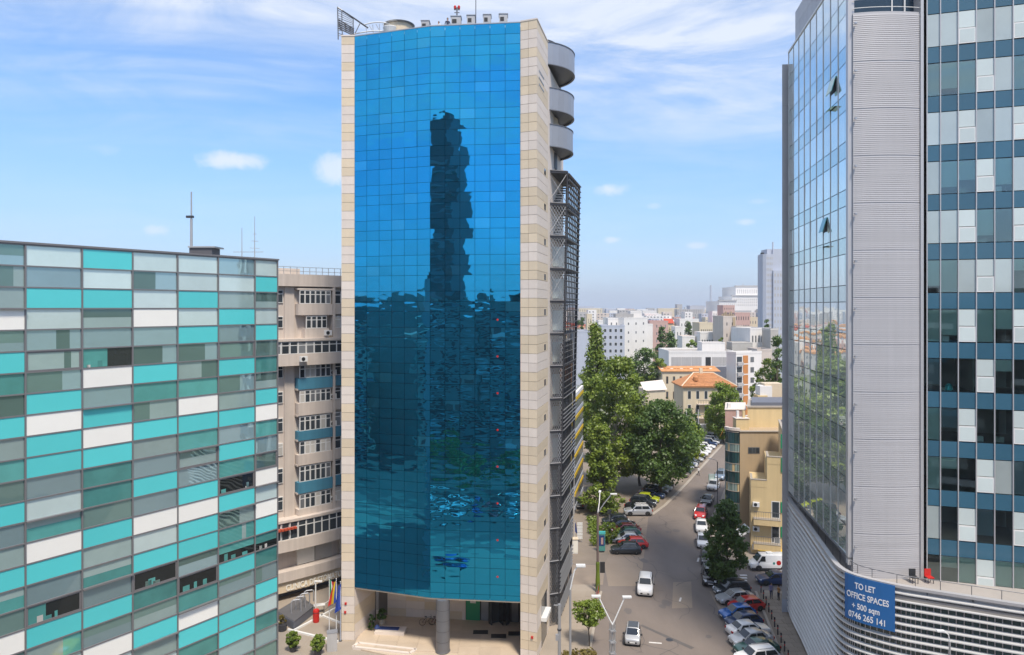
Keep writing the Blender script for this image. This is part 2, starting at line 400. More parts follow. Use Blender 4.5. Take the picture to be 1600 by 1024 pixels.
# faint paint on the road
for (x0,y0,x1,y1,w) in ((1014,1004,1034,1005.5,.12),(1090,878,1092,872,.12),(1062,940,1064,934,.10)):
    a = G(x0,y0); b = G(x1,y1); d = (b-a).normalized(); s = Vector((-d.y,d.x,0))*w
    structure('road_marking', MB().quad(*[Vector((q.x,q.y,.008)) for q in (a-s,b-s,b+s,a+s)]), 'roadpaint')
for i in range(3):
    a = G(1157,900+i*4.2); b = G(1168,900+i*4.2)
    structure('road_marking', MB().quad(*[Vector((q.x,q.y,.008)) for q in (a,b,b+Vector((0,.4,0)),a+Vector((0,.4,0)))]), 'roadpaint')
# round manhole cover and an old trench repair in the lane
structure('manhole_cover', MB().lathe([(.36,.003),(.36,.010)], (G(1046,1000).x,G(1046,1000).y,0), 20), 'steel_dark')
mat('tar', (.11,.10,.095), .85, var=.1)
structure('road_repair', MB().quad(*[Vector((*G(x,y).xy,.005)) for x,y in ((1000,978),(1003,976),(1085,1012),(1080,1015))]), 'tar')
structure('road_repair', MB().quad(*[Vector((*G(x,y).xy,.0055)) for x,y in ((1052,910),(1080,909),(1082,950),(1050,951))]), 'asphalt_worn')

# fine cracks across the asphalt
def cracks():
    r = random.Random(4); mb = MB()
    for i in range(26):
        p = Vector((r.uniform(11,23),r.uniform(62,112),.0065)); p.x += (p.y-80)*.2; a = r.uniform(0,6.28); w = r.uniform(.025,.05)
        for k in range(r.randint(5,12)):
            a += r.gauss(0,.5); q = p+Vector((cos(a),sin(a),0))*r.uniform(.5,1.1); n = Vector((-sin(a),cos(a),0))*w
            mb.quad(p-n,q-n,q+n,p+n); p = q
    o = mb.build('road_cracks','tar'); o['kind'] = 'structure'
    for i in range(9):                            # oil stains where cars stop
        c = Vector((r.uniform(12,22),r.uniform(64,108),.0072+i*.0002)); c.x += (c.y-80)*.2; rr = r.uniform(.25,.6)
        structure('oil_stain', MB().quad(*[c+Vector((rr*r.uniform(.7,1.2)*cos(k*.7),rr*1.5*r.uniform(.7,1.2)*sin(k*.7),0)) for k in range(9)]), 'stain')
mat('stain', (.135,.12,.112), .8, var=.1)
cracks()

# ================================================================== turquoise panelled office block (left)
def turquoise():
    Rr = Vector((PX(433,53), 53, 0)); d = Vector((.555,.832,0)).normalized()
    A = Rr-d*25.57
    f = Fac((A.x,A.y), (Rr.x,Rr.y)); top = PZ(406,53)
    t = thing('office_block', (Rr.x, Rr.y, 0), 'low office block clad in turquoise, white and grey glass panels at left', 'building')
    b = f.n*-1
    c = [f.pt(0,0,-.12), f.pt(f.len,0,-.12), Vector((-23.0,52.0,0)), f.pt(0,0,-7)]
    MB().prism([(p.x,p.y) for p in c], 0, top-.15).build('wall', 'grey_wall', t)
    cols = [
     'BGGWBTEDTGEDTBGTEDWDETGFBTEGDBT', 'FBTFBGBTWTTBFEWTBDTEFGTBEDTWGEB', 'TFTGBDWBTWTEEDTGEBTBWFTEDGBTTWE',
     'FBFWBBTEGTGBTBWFTDEGTGFTBEDWTGB', 'FFTFTBDEWTEGBTWTTBDEWTEDBFTGEBT', 'BFGTBDTBGTBTEDTGEDTBGTTBDFTEBGT', 'FTGFTDEGTWEBDWFWTDEBTFEBDWTGETB']
    edges = [f.len-1.97-2.95*k for k in range(0,9)]      # right edge of each full bay, going left
    rows = 31; rh = 1.174
    bays = [(f.len-1.97, f.len, cols[6])]+[(edges[k+1], edges[k], cols[5-k] if k < 6 else cols[(k*3)%6][::-1]) for k in range(0,8) if edges[k+1] > -.2]
    for bi_, (u0, u1, s) in enumerate(bays):
        for r in range(rows):
            k = s[r]; z1 = top-.1-r*rh; z0 = z1-rh
            if z0 < .1: z0 = .1
            if k == 'D' and (bi_, r) not in ((0,17),(1,17),(1,13),(2,18),(3,17),(5,17),(4,5)): k = 'K'
            off = .05 if k in 'TW' else .0
            f.piece('facade_panel', t, u0+.045, u1-.045, z0+.04, z1-.04, -.10, off, 'pan_'+k, .0 if k in 'TWFG' else .0015)
            if k in 'EKBDG':                     # half-drawn blinds and pale things behind the glass
                q_ = rnd.random(); w_ = u1-u0-.09; zz0, zz1 = z0+.05, z1-.05; pn = t.children[-1] if False else None
                mm_ = {'E':'pan_G','K':'pan_G','B':'pan_K','D':'pan_E','G':'pan_K'}[k]
                if q_ < .16: f.piece('blind', t, u0+.06, u0+.06+w_*rnd.uniform(.3,.75), zz0, zz1, off-.02, off+.004, mm_)
                elif q_ < .30: f.piece('blind', t, u0+.06, u1-.06, zz1-(zz1-zz0)*rnd.uniform(.3,.6), zz1, off-.02, off+.004, mm_)
                elif q_ < .38: f.piece('interior_column', t, u0+w_*rnd.uniform(.2,.7), u0+w_*rnd.uniform(.72,.85), zz0, zz1, off-.02, off+.004, mm_)
                if k == 'D':
                    for _i in range(3): a_ = u0+rnd.uniform(.2,w_-.5); f.piece('desk_item', t, a_, a_+rnd.uniform(.15,.5), zz0, zz0+rnd.uniform(.15,.5), off-.02, off+.006, rnd.choice(('pan_E','curtain','pan_K')))
        f.piece('mullion', t, u1-.045, u1+.045, .1, top, -.11, .09, 'alu_frame')
    for r in range(rows+1):
        z = top-.1-r*rh
        if z > .1: f.piece('transom', t, 0, f.len, z-.038, z+.038, -.11, .082, 'alu_frame')
    f.piece('parapet_cap', t, 0, f.len+.1, top-.06, top+.05, -.5, .14, 'alu_frame')
    # small projecting sills where the facade breaks
    for (bi, r, n) in ((5,13,1),(1,15,1),(4,8,2),(3,21,1),(2,11,1),(6,3,1),(2,20,1),(0,14,1),(4,17,1)):
        u0, u1, _ = bays[min(bi, len(bays)-1)]; z = top-.1-r*rh
        f.piece('ledge', t, u0, u1, z-.045, z+.045, .085, .24, 'alu_frame')
    # dark reveals round the openable sashes
    for (bi, r) in ((0,12),(1,5),(2,11),(5,5),(5,17),(1,13),(3,17),(2,18)):
        u0, u1, _ = bays[bi]; z1 = top-.1-r*rh
        for (a, b_, c_, e) in ((u0+.05,u1-.05,z1-.12,z1-.045),(u0+.05,u1-.05,z1-rh+.045,z1-rh+.11),(u0+.05,u0+.14,z1-rh+.115,z1-.125),(u1-.14,u1-.05,z1-rh+.115,z1-.125)):
            f.piece('sash_frame', t, a, b_, c_, e, .003, .04, 'alu_frame')
    # roof box and antennas
    q = P(320, 395, 51); h = thing('roof_hatch', (q.x, q.y, top-.15), 'small dark roof hatch behind the turquoise block parapet', 'roof hatch')
    block('hatch_body', h, (q.x,q.y,top+.25), (1.6,1.4,.8), 'dark_roof'); block('lid', h, (q.x+.1,q.y,top+.72), (1.9,1.6,.1), 'galv')
    q = P(299, 300, 50.5); a = thing('antenna_mast', (q.x,q.y,top-.15), 'tall single antenna mast on the turquoise block roof', 'antenna')
    MB().tube((q.x,q.y,top-.15),(q.x,q.y,PZ(342,50.5)),.10,.09).build('pole','galv',a)
    MB().tube((q.x,q.y,PZ(342,50.5)),(q.x,q.y,q.z),.06,.05).build('rod','galv',a); block('bracket', a, (q.x-.1,q.y,PZ(339,50.5)), (.5,.2,.16), 'steel_dark')
turquoise()

# ================================================================== beige clinic apartment block
def clinic():
    A = Vector((PX(439,80)-7.2, 80-6.7, 0)); e = Vector((5.6,5.2,0)).normalized()
    B = A+e*25
    f = Fac((A.x,A.y),(B.x,B.y)); top = 36.6
    o0 = 9.8                                     # u of photo x=439
    t = thing('apartment_block', (A.x,A.y,0), 'tall beige apartment block with enclosed balconies and a dental clinic at street level', 'building')
    c = [f.pt(0,0,-.0), f.pt(25,0,0), f.pt(25,0,-16), f.pt(0,0,-16)]
    MB().prism([(p.x,p.y) for p in c], 3.4, top).build('wall', 'beige_wall', t)
    def bow(u, k=1.0):                           # gentle convex bow of the projecting bands
        q = (u-o0-3.6)/6.5; return k*max(0, 1-q*q)
    def band(name, u0, u1, z0, z1, a, k, m, n=10):
        mb = MB()
        for i in range(n):
            ua, ub = u0+(u1-u0)*i/n, u0+(u1-u0)*(i+1)/n
            p = [f.pt(ua,z0,-.2), f.pt(ub,z0,-.2), f.pt(ub,z0,a+bow(ub,k)), f.pt(ua,z0,a+bow(ua,k))]
            mb.hexa(p+[q+Vector((0,0,z1-z0)) for q in p])
        return mb.build(name, m, t)
    ub0, ub1 = o0+1.7, o0+6.0                    # the bay
    def windows(u0, u1, z0, z1, a, n, k=0.0, m='win_dark'):
        w = (u1-u0)/n
        for i in range(n):
            ua = u0+i*w; off = a+(bow(ua+w/2, k) if k else 0)
            wd = f.piece('window', t, ua+.02, ua+w-.02, z0, z1, off-.16, off+.02, 'white_paint')
            mm = m if rnd.random() > .28 else ('curtain' if rnd.random() < .6 else 'win_mid')
            if z1-z0 > 1.2:
                f.piece('pane', wd, ua+.09, ua+w-.09, z0+.08, z0+(z1-z0)*.66, off-.10, off+.028, mm)
                f.piece('pane', wd, ua+.09, ua+w-.09, z0+(z1-z0)*.72, z1-.08, off-.10, off+.028, mm)
            else: f.piece('pane', wd, ua+.07, ua+w-.07, z0+.07, z1-.07, off-.10, off+.028, mm)
    zs = lambda y: PZ(y, 82.5)
    band('roof_band', 0, 25, top-1.25, top+.12, .35, .5, 'beige_wall')
    # floor rows, from the top
    spec = [(454,475,'bay','beige_wall'),(494,513,'small','beige_wall'),(532,551,'long','beige_wall'),(569,589,'bay','blue_panel'),(608,627,'bay','beige_wall'),
            (648,670,'bay','blue_panel'),(686,706,'bay','beige_wall'),(724,748,'bay','blue_panel'),(767,789,'bay','beige_wall'),(803,829,'long','beige_wall')]
    for i, (y0, y1, kind, pm) in enumerate(spec):
        z1, z0 = zs(y0), zs(y1)
        if kind == 'long':
            windows(o0-1.5, o0+12, z0, z1, .95, 14, .5)
            band('balcony_parapet', o0-2, o0+13, z0-1.3, z0-.02, 1.1, .5, pm); band('band_slab', o0-2, o0+13, z1+.02, z1+.30, 1.1, .5, 'beige_wall')
        else:
            a = .75; s0, s1 = (ub0, ub1) if kind == 'bay' else (ub0+.8, ub1-.5)
            windows(s0+.2, s1-.2, z0, z1, a, 6 if kind == 'bay' else 4, .0)
            hgt = (zs(spec[i+1][0])-z0) if i+1 < len(spec) else -2.0
            f.piece('balcony_parapet', t, s0, s1, z0-abs(z0-zs(spec[i+1][0]))*(.95 if kind=='bay' else .9)+.05, z0-.02, -.1, a+.12, pm)
            f.piece('balcony_slab', t, s0-.05, s1+.05, z1+.02, z1+.22, -.1, a+.05, 'beige_wall')
            # the narrower bay to the right
            windows(o0+6.5, o0+8.2, z0, z1, .35, 2)
            f.piece('balcony_parapet', t, o0+6.35, o0+8.6, z0-1.2, z0-.02, -.1, .55, pm)
            # left recess window
            windows(o0-.5, o0+.25, z0+.1, z1, .1, 1)
        # outdoor air conditioning units
        if i in (1,2,3,4,5,8):
            u = {1:o0+5.3,2:o0+1.8}.get(i, o0+6.2); zc = z0-.55 if i < 3 else z0+.4
            aoff = .87 if i == 1 else (1.75 if i == 2 else .35)
            ac = f.piece('air_conditioner', t, u-.42, u+.42, zc-.3, zc+.3, aoff, aoff+.34, 'white_paint')
            p = f.pt(u-.1, zc, aoff+.345); MB().tube(p, p+f.n*.02, .22, n=14).build('fan', 'dark', ac)
    # pilaster left of the bay, vertical
    f.piece('pilaster', t, o0+.35, o0+1.5, 6, top-1.3, 0, .25, 'beige_wall')
    f.piece('pilaster', t, o0+6.05, o0+6.33, 6, top-1.3, 0, .9, 'beige_wall')
    # shutters storey
    for k in range(2): f.piece('roller_shutter', t, o0+1.9+k*2.2, o0+4.0+k*2.2, zs(876), zs(847), -.1, .25, 'pan_W' if k == 0 else 'curtain')
    f.piece('roller_shutter', t, o0+7.3, o0+9.6, zs(876), zs(847), -.1, .25, 'curtain')
    band('ledge_band', o0-2, o0+13, zs(892), zs(877), .9, .5, 'beige_wall')
    # fascia with lettering
    band('sign_fascia', o0-2, o0+13, zs(909), zs(893), .6, .5, 'stone_warm')
    txt = text_mesh('CLINICA DE STOMATOLOGIE', 1.0)
    wmax = max(v[0] for v in txt[0]); sc = 8.8/wmax
    def tmap(v):
        u = o0+.15+v[0]*sc; z = zs(907)+v[1]*.95; return f.pt(u, z, .62+bow(u,.5)+v[2]*.05)
    m = MB(); m.add([tmap(v) for v in txt[0]], txt[1]); m.build('lettering', 'pan_W', t)
    # ground floor: dark shop front, posters
    MB().prism([(p.x,p.y) for p in (f.pt(0,0,-.5), f.pt(25,0,-.5), f.pt(25,0,-16), f.pt(0,0,-16))], 0, 3.4).build('shop_wall', 'slate_roof', t)
    for k in range(9): f.piece('shop_window', t, o0+4.2+k*1.0, o0+5.1+k*1.0, .6, 3.2, -.5, -.42, 'win_dark')
    for (u0,u1,z0,z1,ma) in ((o0+.15,o0+2.1,1.3,3.15,'pan_W'),(o0+.35,o0+1.9,1.75,2.85,'dark'),(o0+2.25,o0+3.1,1.5,3.3,'steel_mid'),(o0+3.2,o0+4.15,1.5,3.3,'dark')):
        f.piece('poster', t, u0, u1, z0, z1, -.45, -.40 if ma != 'dark' else -.385, ma)
    for k in range(3): f.piece('poster_figure', t, o0+.5+k*.45, o0+.85+k*.45, 1.72, 2.15+.1*(k%2), -.40, -.375, ('pink_wall','white_paint','brown_wall')[k])
    p = f.pt(o0+3.65, 2.6, -.384); MB().lathe([(.02,-.25),(.2,-.12),(.22,.1),(.1,.25)], p, 12).build('poster_figure', 'curtain', t)
    # red tiled canopy
    mb = MB(); a0 = [f.pt(o0-1.5,zs(812),.95), f.pt(o0+1.2,zs(812),.95), f.pt(o0+1.2,zs(803),.2), f.pt(o0-1.5,zs(803),.2)]
    mb.hexa([q+Vector((0,0,-.12)) for q in a0]+a0); 
    o = mb.build('canopy', 'red_tile', t)
    for k in range(7): f.piece('canopy_tile', o, o0-1.45+k*.38, o0-1.15+k*.38, zs(812)-.1, zs(812)+.1, .93, 1.75, 'red_tile')
    # roof clutter and rail
    for k in range(16): f.piece('rail_post', t, o0-1+k*.8, o0-.95+k*.8, top+.1, top+1.0, -.6, -.55, 'galv')
    for zz in (.5,.98): f.piece('handrail', t, o0-1, o0+11.1, top+zz, top+zz+.05, -.547, -.50, 'galv')
    f.piece('roof_hut', t, o0-1, o0+3.3, top, top+.9, -5, -2, 'beige_wall')
    for (x, yt, Y, n, lab) in ((378,356,90,0,'short plain aerial rod above the right end of the turquoise block'),(398,338,91,3,'tall aerial with small cross arms above the turquoise block')):
        q = P(x, yt, Y); an = thing('roof_aerial', (q.x,q.y,top), lab, 'antenna')
        MB().tube((q.x,q.y,top),(q.x,q.y,q.z),.07,.03,6).build('rod','galv',an)
        for k in range(n): block('cross_arm', an, (q.x,q.y,q.z-2.3-k*.9), (.5+.35*k,.05,.05), 'galv', .4)
        block('dipole', an, (q.x,q.y,PZ(394,Y)), (2.2,.06,.06), 'galv')
def text_mesh(s, size, extrude=.02):
    cu = bpy.data.curves.new('t', 'FONT'); cu.body = s; cu.size = size; cu.extrude = 0; cu.align_x = 'LEFT'; cu.offset = .018*size
    ob = bpy.data.objects.new('t', cu); COL.objects.link(ob); bpy.context.view_layer.update()
    me = bpy.data.meshes.new_from_object(ob.evaluated_get(bpy.context.evaluated_depsgraph_get()))
    bm = bmesh.new(); bm.from_mesh(me); bmesh.ops.triangulate(bm, faces=bm.faces[:])
    geom = bmesh.ops.extrude_face_region(bm, geom=bm.faces[:])
    for v in geom['geom']:
        if isinstance(v, bmesh.types.BMVert): v.co.z += 1.0
    bm.verts.index_update()
    vs = [tuple(v.co) for v in bm.verts]; fs = [tuple(v.index for v in q.verts) for q in bm.faces]; bm.free()
    bpy.data.objects.remove(ob); bpy.data.curves.remove(cu); bpy.data.meshes.remove(me)
    return vs, fs
clinic()

# ================================================================== blue glass tower
TB = {}
def blue_tower():
    top = 59.7; z0 = 5.4
    L0 = Vector((-16.82,70.0,0)); L1 = Vector((-15.5,69.95,0)); M_ = Vector((-7.77,67.4,0)); R0 = Vector((.78,66.5,0)); R1 = Vector((2.31,65.85,0)); Sd = Vector((3.62,71.6,0))
    bk = Vector((.226,1,0)).normalized()
    t = thing('glass_tower', (-7,72,0), 'tall blue mirror-glass tower with pale stone corner piers', 'building')
    backR = Sd+bk*11; backL = L0+bk*13
    # core set back behind the skins, open at the bottom for the porch
    core = [L0+Vector((.25,.35,0)), L1+Vector((0,.35,0)), M_+Vector((0,.35,0)), R0+Vector((0,.35,0)), R1+Vector((-.3,.5,0)), Sd+Vector((-.35,0,0)), backR+Vector((-.35,0,0)), backL]
    MB().prism([(p.x,p.y) for p in core], z0+.02, top-.35).build('wall', 'dark_joint', t)
    MB().prism([(p.x,p.y) for p in (Vector((-14.2,75.6,0)), Vector((-1.2,75.6,0)), Vector((2.3,73.2,0)), Sd+Vector((-.35,.5,0)), backR+Vector((-.35,0,0)), backL)], 0, z0+.02).build('ground_floor_wall', 'stone_joint', t)
    # ---- glass
    for f, nm in ((Fac(L1, M_), 'L'), (Fac(M_, R0), 'R')):
        n = 6; w = f.len/n
        zs = []; z = top-.08
        for h, k in ((1.0,'s'),(.95,'s')): zs.append((z-h, z, k)); z -= h
        while z > z0+.5:
            for h, k in ((.95,'s'),(1.52,'w'),(.98,'s')):
                if z-h < z0-.2: break
                zs.append((z-h, z, k)); z -= h
            else: continue
            break
        if z > z0+.05: zs.append((z0, z, 's'))
        restv = MB()
        cnt = 0
        for ri, (a, b, k) in enumerate(zs):
            for c in range(n):
                u0, u1 = c*w+.016, (c+1)*w-.016
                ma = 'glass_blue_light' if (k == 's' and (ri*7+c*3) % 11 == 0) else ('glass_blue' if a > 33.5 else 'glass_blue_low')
                if k == 's' and cnt >= 149:
                    f.slab(restv, u0, u1, a+.014, b-.014, -.04, 0); continue
                op = (nm == 'L' and c == 4 and k == 'w' and ri == 9)
                if k == 's': cnt += 1
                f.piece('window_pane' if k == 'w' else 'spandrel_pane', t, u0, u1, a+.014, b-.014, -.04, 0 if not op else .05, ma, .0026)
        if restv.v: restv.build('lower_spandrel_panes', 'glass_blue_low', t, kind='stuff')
        if nm == 'R':
            for (a, b, k) in zs:
                if k == 'w' and b < 34: 
                    p = f.pt(4.5*w, (a+b)/2, .0); MB().tube(p, p+f.n*.012, .10, n=12).build('rescue_marker', 'red', t)
    # soffit trim
    MB().prism([(p.x,p.y) for p in (L1+Vector((0,.05,0)), M_+Vector((0,.05,0)), R0+Vector((0,.05,0)), Vector((.9,75.5,0)), Vector((-14,75.5,0)))], z0-.12, z0).build('soffit', 'stone_floor', t)
    # ---- stone piers in courses: two warm, two pale per storey
    def pier(f, u0, u1, ncol, holes=(), zlow=.0):
        ch = 3.45/4; k = 0; z = top
        while z > zlow+.1:
            zb = max(z-ch, zlow); ma = 'stone_warm' if (k//2) % 2 else 'stone_pale'
            if z > 56: ma = 'stone_pale' if (k % 3) else 'stone_warm'
            if z <= .95: ma = 'stone_warm'
            for c in range(ncol):
                a = u0+(u1-u0)*c/ncol; b = u0+(u1-u0)*(c+1)/ncol
                f.piece('stone_panel', t, a+.012, b-.012, zb+.016, z-.016, -.06, rnd.uniform(-.004,.004), ma)
            z = zb; k += 1
    fl = Fac(L0, L1); fr = Fac(R0, R1); fs = Fac(R1, Sd)
    pier(fl, 0, fl.len, 1); pier(fr, 0, fr.len, 2); pier(fs, 0.0, fs.len, 1)
    # return of the left pier inside the porch
    fi = Fac(L1, L1+Vector((1.35,4.2,0)), flip=False); fi.n = Vector((fi.u.y,-fi.u.x,0))
    ch = 3.45/4
    for k in range(7):
        zb = k*ch
        if zb+ch > z0: ch2 = z0-zb-.13
        else: ch2 = ch
        if ch2 > .1: fi.piece('stone_panel', t, .07, 4.1, zb+.008, zb+ch2-.008, -.06, 0, 'stone_warm' if (k//2)%2 else 'stone_pale')
    # pier cores
    for pts in ([L0+Vector((.03,.06,0)), L1+Vector((-.0,.06,0)), L1+Vector((1.30,4.2,0)), L0+bk*4.3],
                [R0+Vector((.03,.07,0)), R1+Vector((-.06,.07,0)), Sd+Vector((-.07,0,0)), Sd+Vector((-1.6,.3,0)), R0+Vector((.15,6,0))]):
        MB().prism([(p.x,p.y) for p in pts], 0, top-.03).build('pier_core', 'stone_joint', t)
    for pts in ([L0+Vector((-.04,-.04,0)), L1+Vector((.02,-.04,0)), L1+Vector((.1,.6,0)), L0+Vector((.1,.6,0))],
                [R0+Vector((-.02,-.04,0)), R1+Vector((.04,-.05,0)), Sd+Vector((.05,.02,0)), Sd+Vector((-.4,.1,0)), R1+Vector((-.5,.6,0)), R0+Vector((.0,.6,0))]):
        MB().prism([(p.x,p.y) for p in pts], top-.028, top+.10).build('coping', 'stone_pale', t)
    f1, f2 = Fac(L1, M_), Fac(M_, R0)
    for f in (f1, f2): f.piece('coping', t, 0, f.len, top-.07, top+.02, -.45, .03, 'steel_light')
    # small windows in the side pier, dark in deep reveals
    for k in range(13):
        zc = PZ(271, 70.6)-k*3.45
        if zc > 6:
            w = fs.piece('side_window', t, 3.6, 4.7, zc-.36, zc+.36, -.05, .012, 'stone_warm')
            fs.piece('pane', w, 3.68, 4.62, zc-.3, zc+.3, -.04, .016, 'win_dark')
    for k in range(3):
        fs.piece('vent_slot', t, 1.0, 3.6, PZ(122+k*10,69)-.06, PZ(122+k*10,69)+.06, 0, .03, 'steel_light')
    # side ground floor: dark opening with a white awning box
    fs.piece('side_door', t, 2.3, 5.2, .3, 4.9, -.05, .014, 'win_dark'); fs.piece('awning_box', t, 2.0, 4.6, 3.0, 3.35, .02, .55, 'white_paint')
    # rear side wall behind the stone
    fb = Fac(Sd, backR); fb.n = Vector((fb.u.y,-fb.u.x,0))
    fb.piece('rear_wall', t, 0.0, fb.len, 0, top-2.2, -.3, -.1, 'stone_pale')
    # ---- round balconies
    cx, cy, Rb = 2.05, 77.4, 4.75
    def arc(r, n=36, a0=-72, a1=95): return [(cx+r*cos(R_(a0+(a1-a0)*i/n)), cy+r*sin(R_(a0+(a1-a0)*i/n))) for i in range(n+1)]
    lev = [(PZ(64,72.6), PZ(96,72.6), 1.0), (PZ(135,72.6), PZ(167,72.6), .985), (PZ(192,72.6), PZ(224,72.6), .965)]
    for i, (zt, zb, k) in enumerate(lev):
        r = Rb*k
        bal = MB().prism([(cx-2,cy-3)]+arc(r-.05)+[(cx-2,cy+3)], zb-.05, zb+.35).build('balcony', 'steel_mid', t)
        pts = arc(r, 18); pin = arc(r-.12, 18)
        for (a, b, c, d) in zip(pts, pts[1:], pin, pin[1:]):
            sh = lambda p, q, s: (p[0]+(q[0]-p[0])*s, p[1]+(q[1]-p[1])*s)
            MB().prism([sh(a,b,.004), sh(a,b,.996), sh(c,d,.996), sh(c,d,.004)], zb-.12, zt).build('balcony_panel', 'ring_panel', bal)
        ptr = arc(r+.05, 36); pti = arc(r-.2, 36)
        for (z, hh) in ((zt+.003,.07),(zb-.2,.08)):
            m = MB()
            for (a, b, c, d) in zip(ptr, ptr[1:], pti, pti[1:]): m.prism([a, b, d, c], z, z+hh)
            m.build('rim', 'steel_mid', bal)
        # recessed room wall behind
        MB().prism([(cx-2,cy-2.6)]+arc(r-1.7, 20)+[(cx-2,cy+2.6)], zb-1.9 if i else zb+.35, zb-.2 if i else zt+1.0).build('balcony_room', 'stone_warm' if i == 1 else 'steel_dark', t)
    MB().lathe([(.45,0),(1.1,2.1)], (cx+1.4,cy-1.2,PZ(262,74)), 16).build('balcony_corbel', 'stone_warm', t)
    MB().prism([(cx-2,cy-3)]+arc(Rb-1.2,20)+[(cx-2,cy+3)], lev[0][1], top-.8).build('turret', 'steel_mid', t)
    # ---- porch
    fw = Fac((-13.2,75.3),(-5.2,74.3)); 
    for k in range(6):
        for c in range(4):
            zb = .3+k*.84; f_ = fw; ww = fw.len/4
            f_.piece('stone_panel', t, c*ww+.006, (c+1)*ww-.006, zb+.006, min(zb+.834, z0-.13), -.1, rnd.uniform(0,.006), 'stone_pale' if (k+c)%3 else 'stone_warm')
    fe = Fac((-5.2,74.3),(.7,73.6))
    MB().prism([(p.x,p.y) for p in (fe.pt(0,0,-.1), fe.pt(fe.len,0,-.1), fe.pt(fe.len,0,-1.5), fe.pt(0,0,-1.5))], .3, z0-.13).build('lobby_wall', 'dark', t)
    fe.piece('stone_panel', t, 0, .35, .31, z0-.14, -.1, .06, 'stone_pale')
    fe.piece('green_panel', t, .4, 1.85, .32, z0-1.2, -.1, .03, 'green'); g = fe.piece('notice', t, .85, 1.45, 2.1, 3.3, .035, .06, 'white_paint'); fe.piece('notice_print', g, .95, 1.35, 2.35, 3.0, .06, .066, 'steel_mid')
    for k in range(4): fe.piece('lobby_pane', t, 1.95+k*1.0, 2.85+k*1.0, z0-1.1, z0-.15, -.1, .03, 'glass_blue')
    fe.piece('lobby_window', t, 2.0, 2.75, .35, z0-1.2, -.1, .03, 'win_mid'); fe.piece('lobby_window', t, 5.2, 5.9, .35, z0-1.2, -.1, .03, 'win_mid')
    p = fe.pt(3.9,.32,.1); rd = MB().lathe([(1.15,3.3),(1.2,3.4),(1.2,3.95),(.9,4.05)], p, 24).build('revolving_door', 'dark', t)
    for a in (25,115,205,295): block('door_leaf', rd, (p.x+.5*cos(R_(a)),p.y+.5*sin(R_(a)),2.0), (1.0,.05,3.3), 'win_dark', R_(a))
    for a in (0,180):
        m = MB()
        pts = [(p.x+1.12*cos(R_(a-50+i*10)), p.y+1.12*sin(R_(a-50+i*10))) for i in range(11)]; pti = [(p.x+1.06*cos(R_(a-50+i*10)), p.y+1.06*sin(R_(a-50+i*10))) for i in range(11)]
        for q in zip(pts, pts[1:], pti, pti[1:]): m.prism([q[0],q[1],q[3],q[2]], .32, 3.62)
        m.build('door_drum', 'win_dark', rd)
    cpos = G(692,1017,.3); col_ = MB().lathe([(.72,0),(.72,.06),(.66,.08),(.66,5.0)], (cpos.x,cpos.y,.3), 28).build('column', 'steel_mid', t, smooth=False)
    for k in (1,2,3,4): MB().lathe([(.672,0),(.672,.025)], (cpos.x,cpos.y,.3+k*1.0), 28).build('column_joint', 'steel_dark', col_)
    for i in range(8): 
        for j in range(6):
            x0 = -15.2+i*2.02; y0 = 66.6+j*1.5+(1.6-(i)*.25 if i < 7 else 0)
            if y0+1.5 < 75.6 and (x0+2) < .9: block('floor_slab', t, (x0+1,y0+.75,.27), (2.0,1.48,.07), 'stone_floor')
    MB().prism([(p.x,p.y) for p in (L1+Vector((.2,-1.6,0)), M_+Vector((0,-2.1,0)), R0+Vector((0,-2.0,0)), R0+Vector((0,9,0)), L1+Vector((.2,7,0)))], .10, .24).build('porch_floor', 'stone_floor', t)
    # lettering over the porch wall
    for k in range(6): fw.piece('wall_letter', t, 1.1+k*.36, 1.36+k*.36, 4.75, 5.12, .0, .05, 'steel_dark')
    # emblem boxes on the piers
    for f, u, z in ((fl,.3,2.85),(fl,.35,3.7),(fr,1.1,2.2)): f.piece('alarm_box', t, u, u+.2, z, z+.22, .005, .10, 'red')
    # roof-edge tower railings: lattice sign frame at the left corner
    Y = 71.5
    fra = thing('lattice_frame', P(530,57,Y), 'leaning steel lattice frame at the left corner of the blue tower roof', 'roof frame')
    def q_(x,y,Yd=0): return P(x,y,Y+Yd)
    m = MB(); m.tube(q_(527.5,11),q_(528.5,62),.06); m.tube(q_(534,17),q_(535,58),.05); m.tube(q_(552,28,1),q_(552,57,1),.05); m.tube(q_(563,36,1.5),q_(555,52,1.2),.05); m.build('upright','steel_mid',fra)
    MB().path([q_(527.5,12),q_(535,17),q_(552,28,1),q_(575,44,2.2)], .08).build('top_rail','steel_mid',fra)
    for k in range(11):
        s = k/11; a = q_(527.6,16+s*44); b = q_(552,30+s*26,1) if k < 9 else q_(540,56,.5)
        MB().tube(a,b,.035,n=5).build('rail','steel_light' if k % 3 else 'steel_mid',fra)
    for k in range(5): MB().tube(q_(529,31+k*3.4),q_(553,45.5+k*2.6,1),.07,n=5).build('brace','steel_mid',fra)
    cr = thing('tubular_arch', P(590,50,Y+2), 'white tubular arch truss on the blue tower roof beside the lattice frame', 'roof frame')
    MB().path([q_(568+i*5.0,44-9*sin(pi*(.18+.75*i/11)),2) for i in range(12)], .06).build('upper_tube','white_paint',cr)
    MB().path([q_(553+i*6.2,55.5-7*sin(pi*(.08+.8*i/11)),2) for i in range(12)], .06).build('lower_tube','white_paint',cr)
    for i in range(9): MB().tube(q_(572+i*5.2,41.5-4*sin(pi*i/9),2), q_(576+i*5.2+(3 if i%2 else -3),52.5-i*.6,2), .035,n=5).build('web','steel_light',cr)
    hu = thing('roof_pavilion', P(628,40,Y+3), 'round roof pavilion with a domed disc cap on the blue tower', 'roof hut')
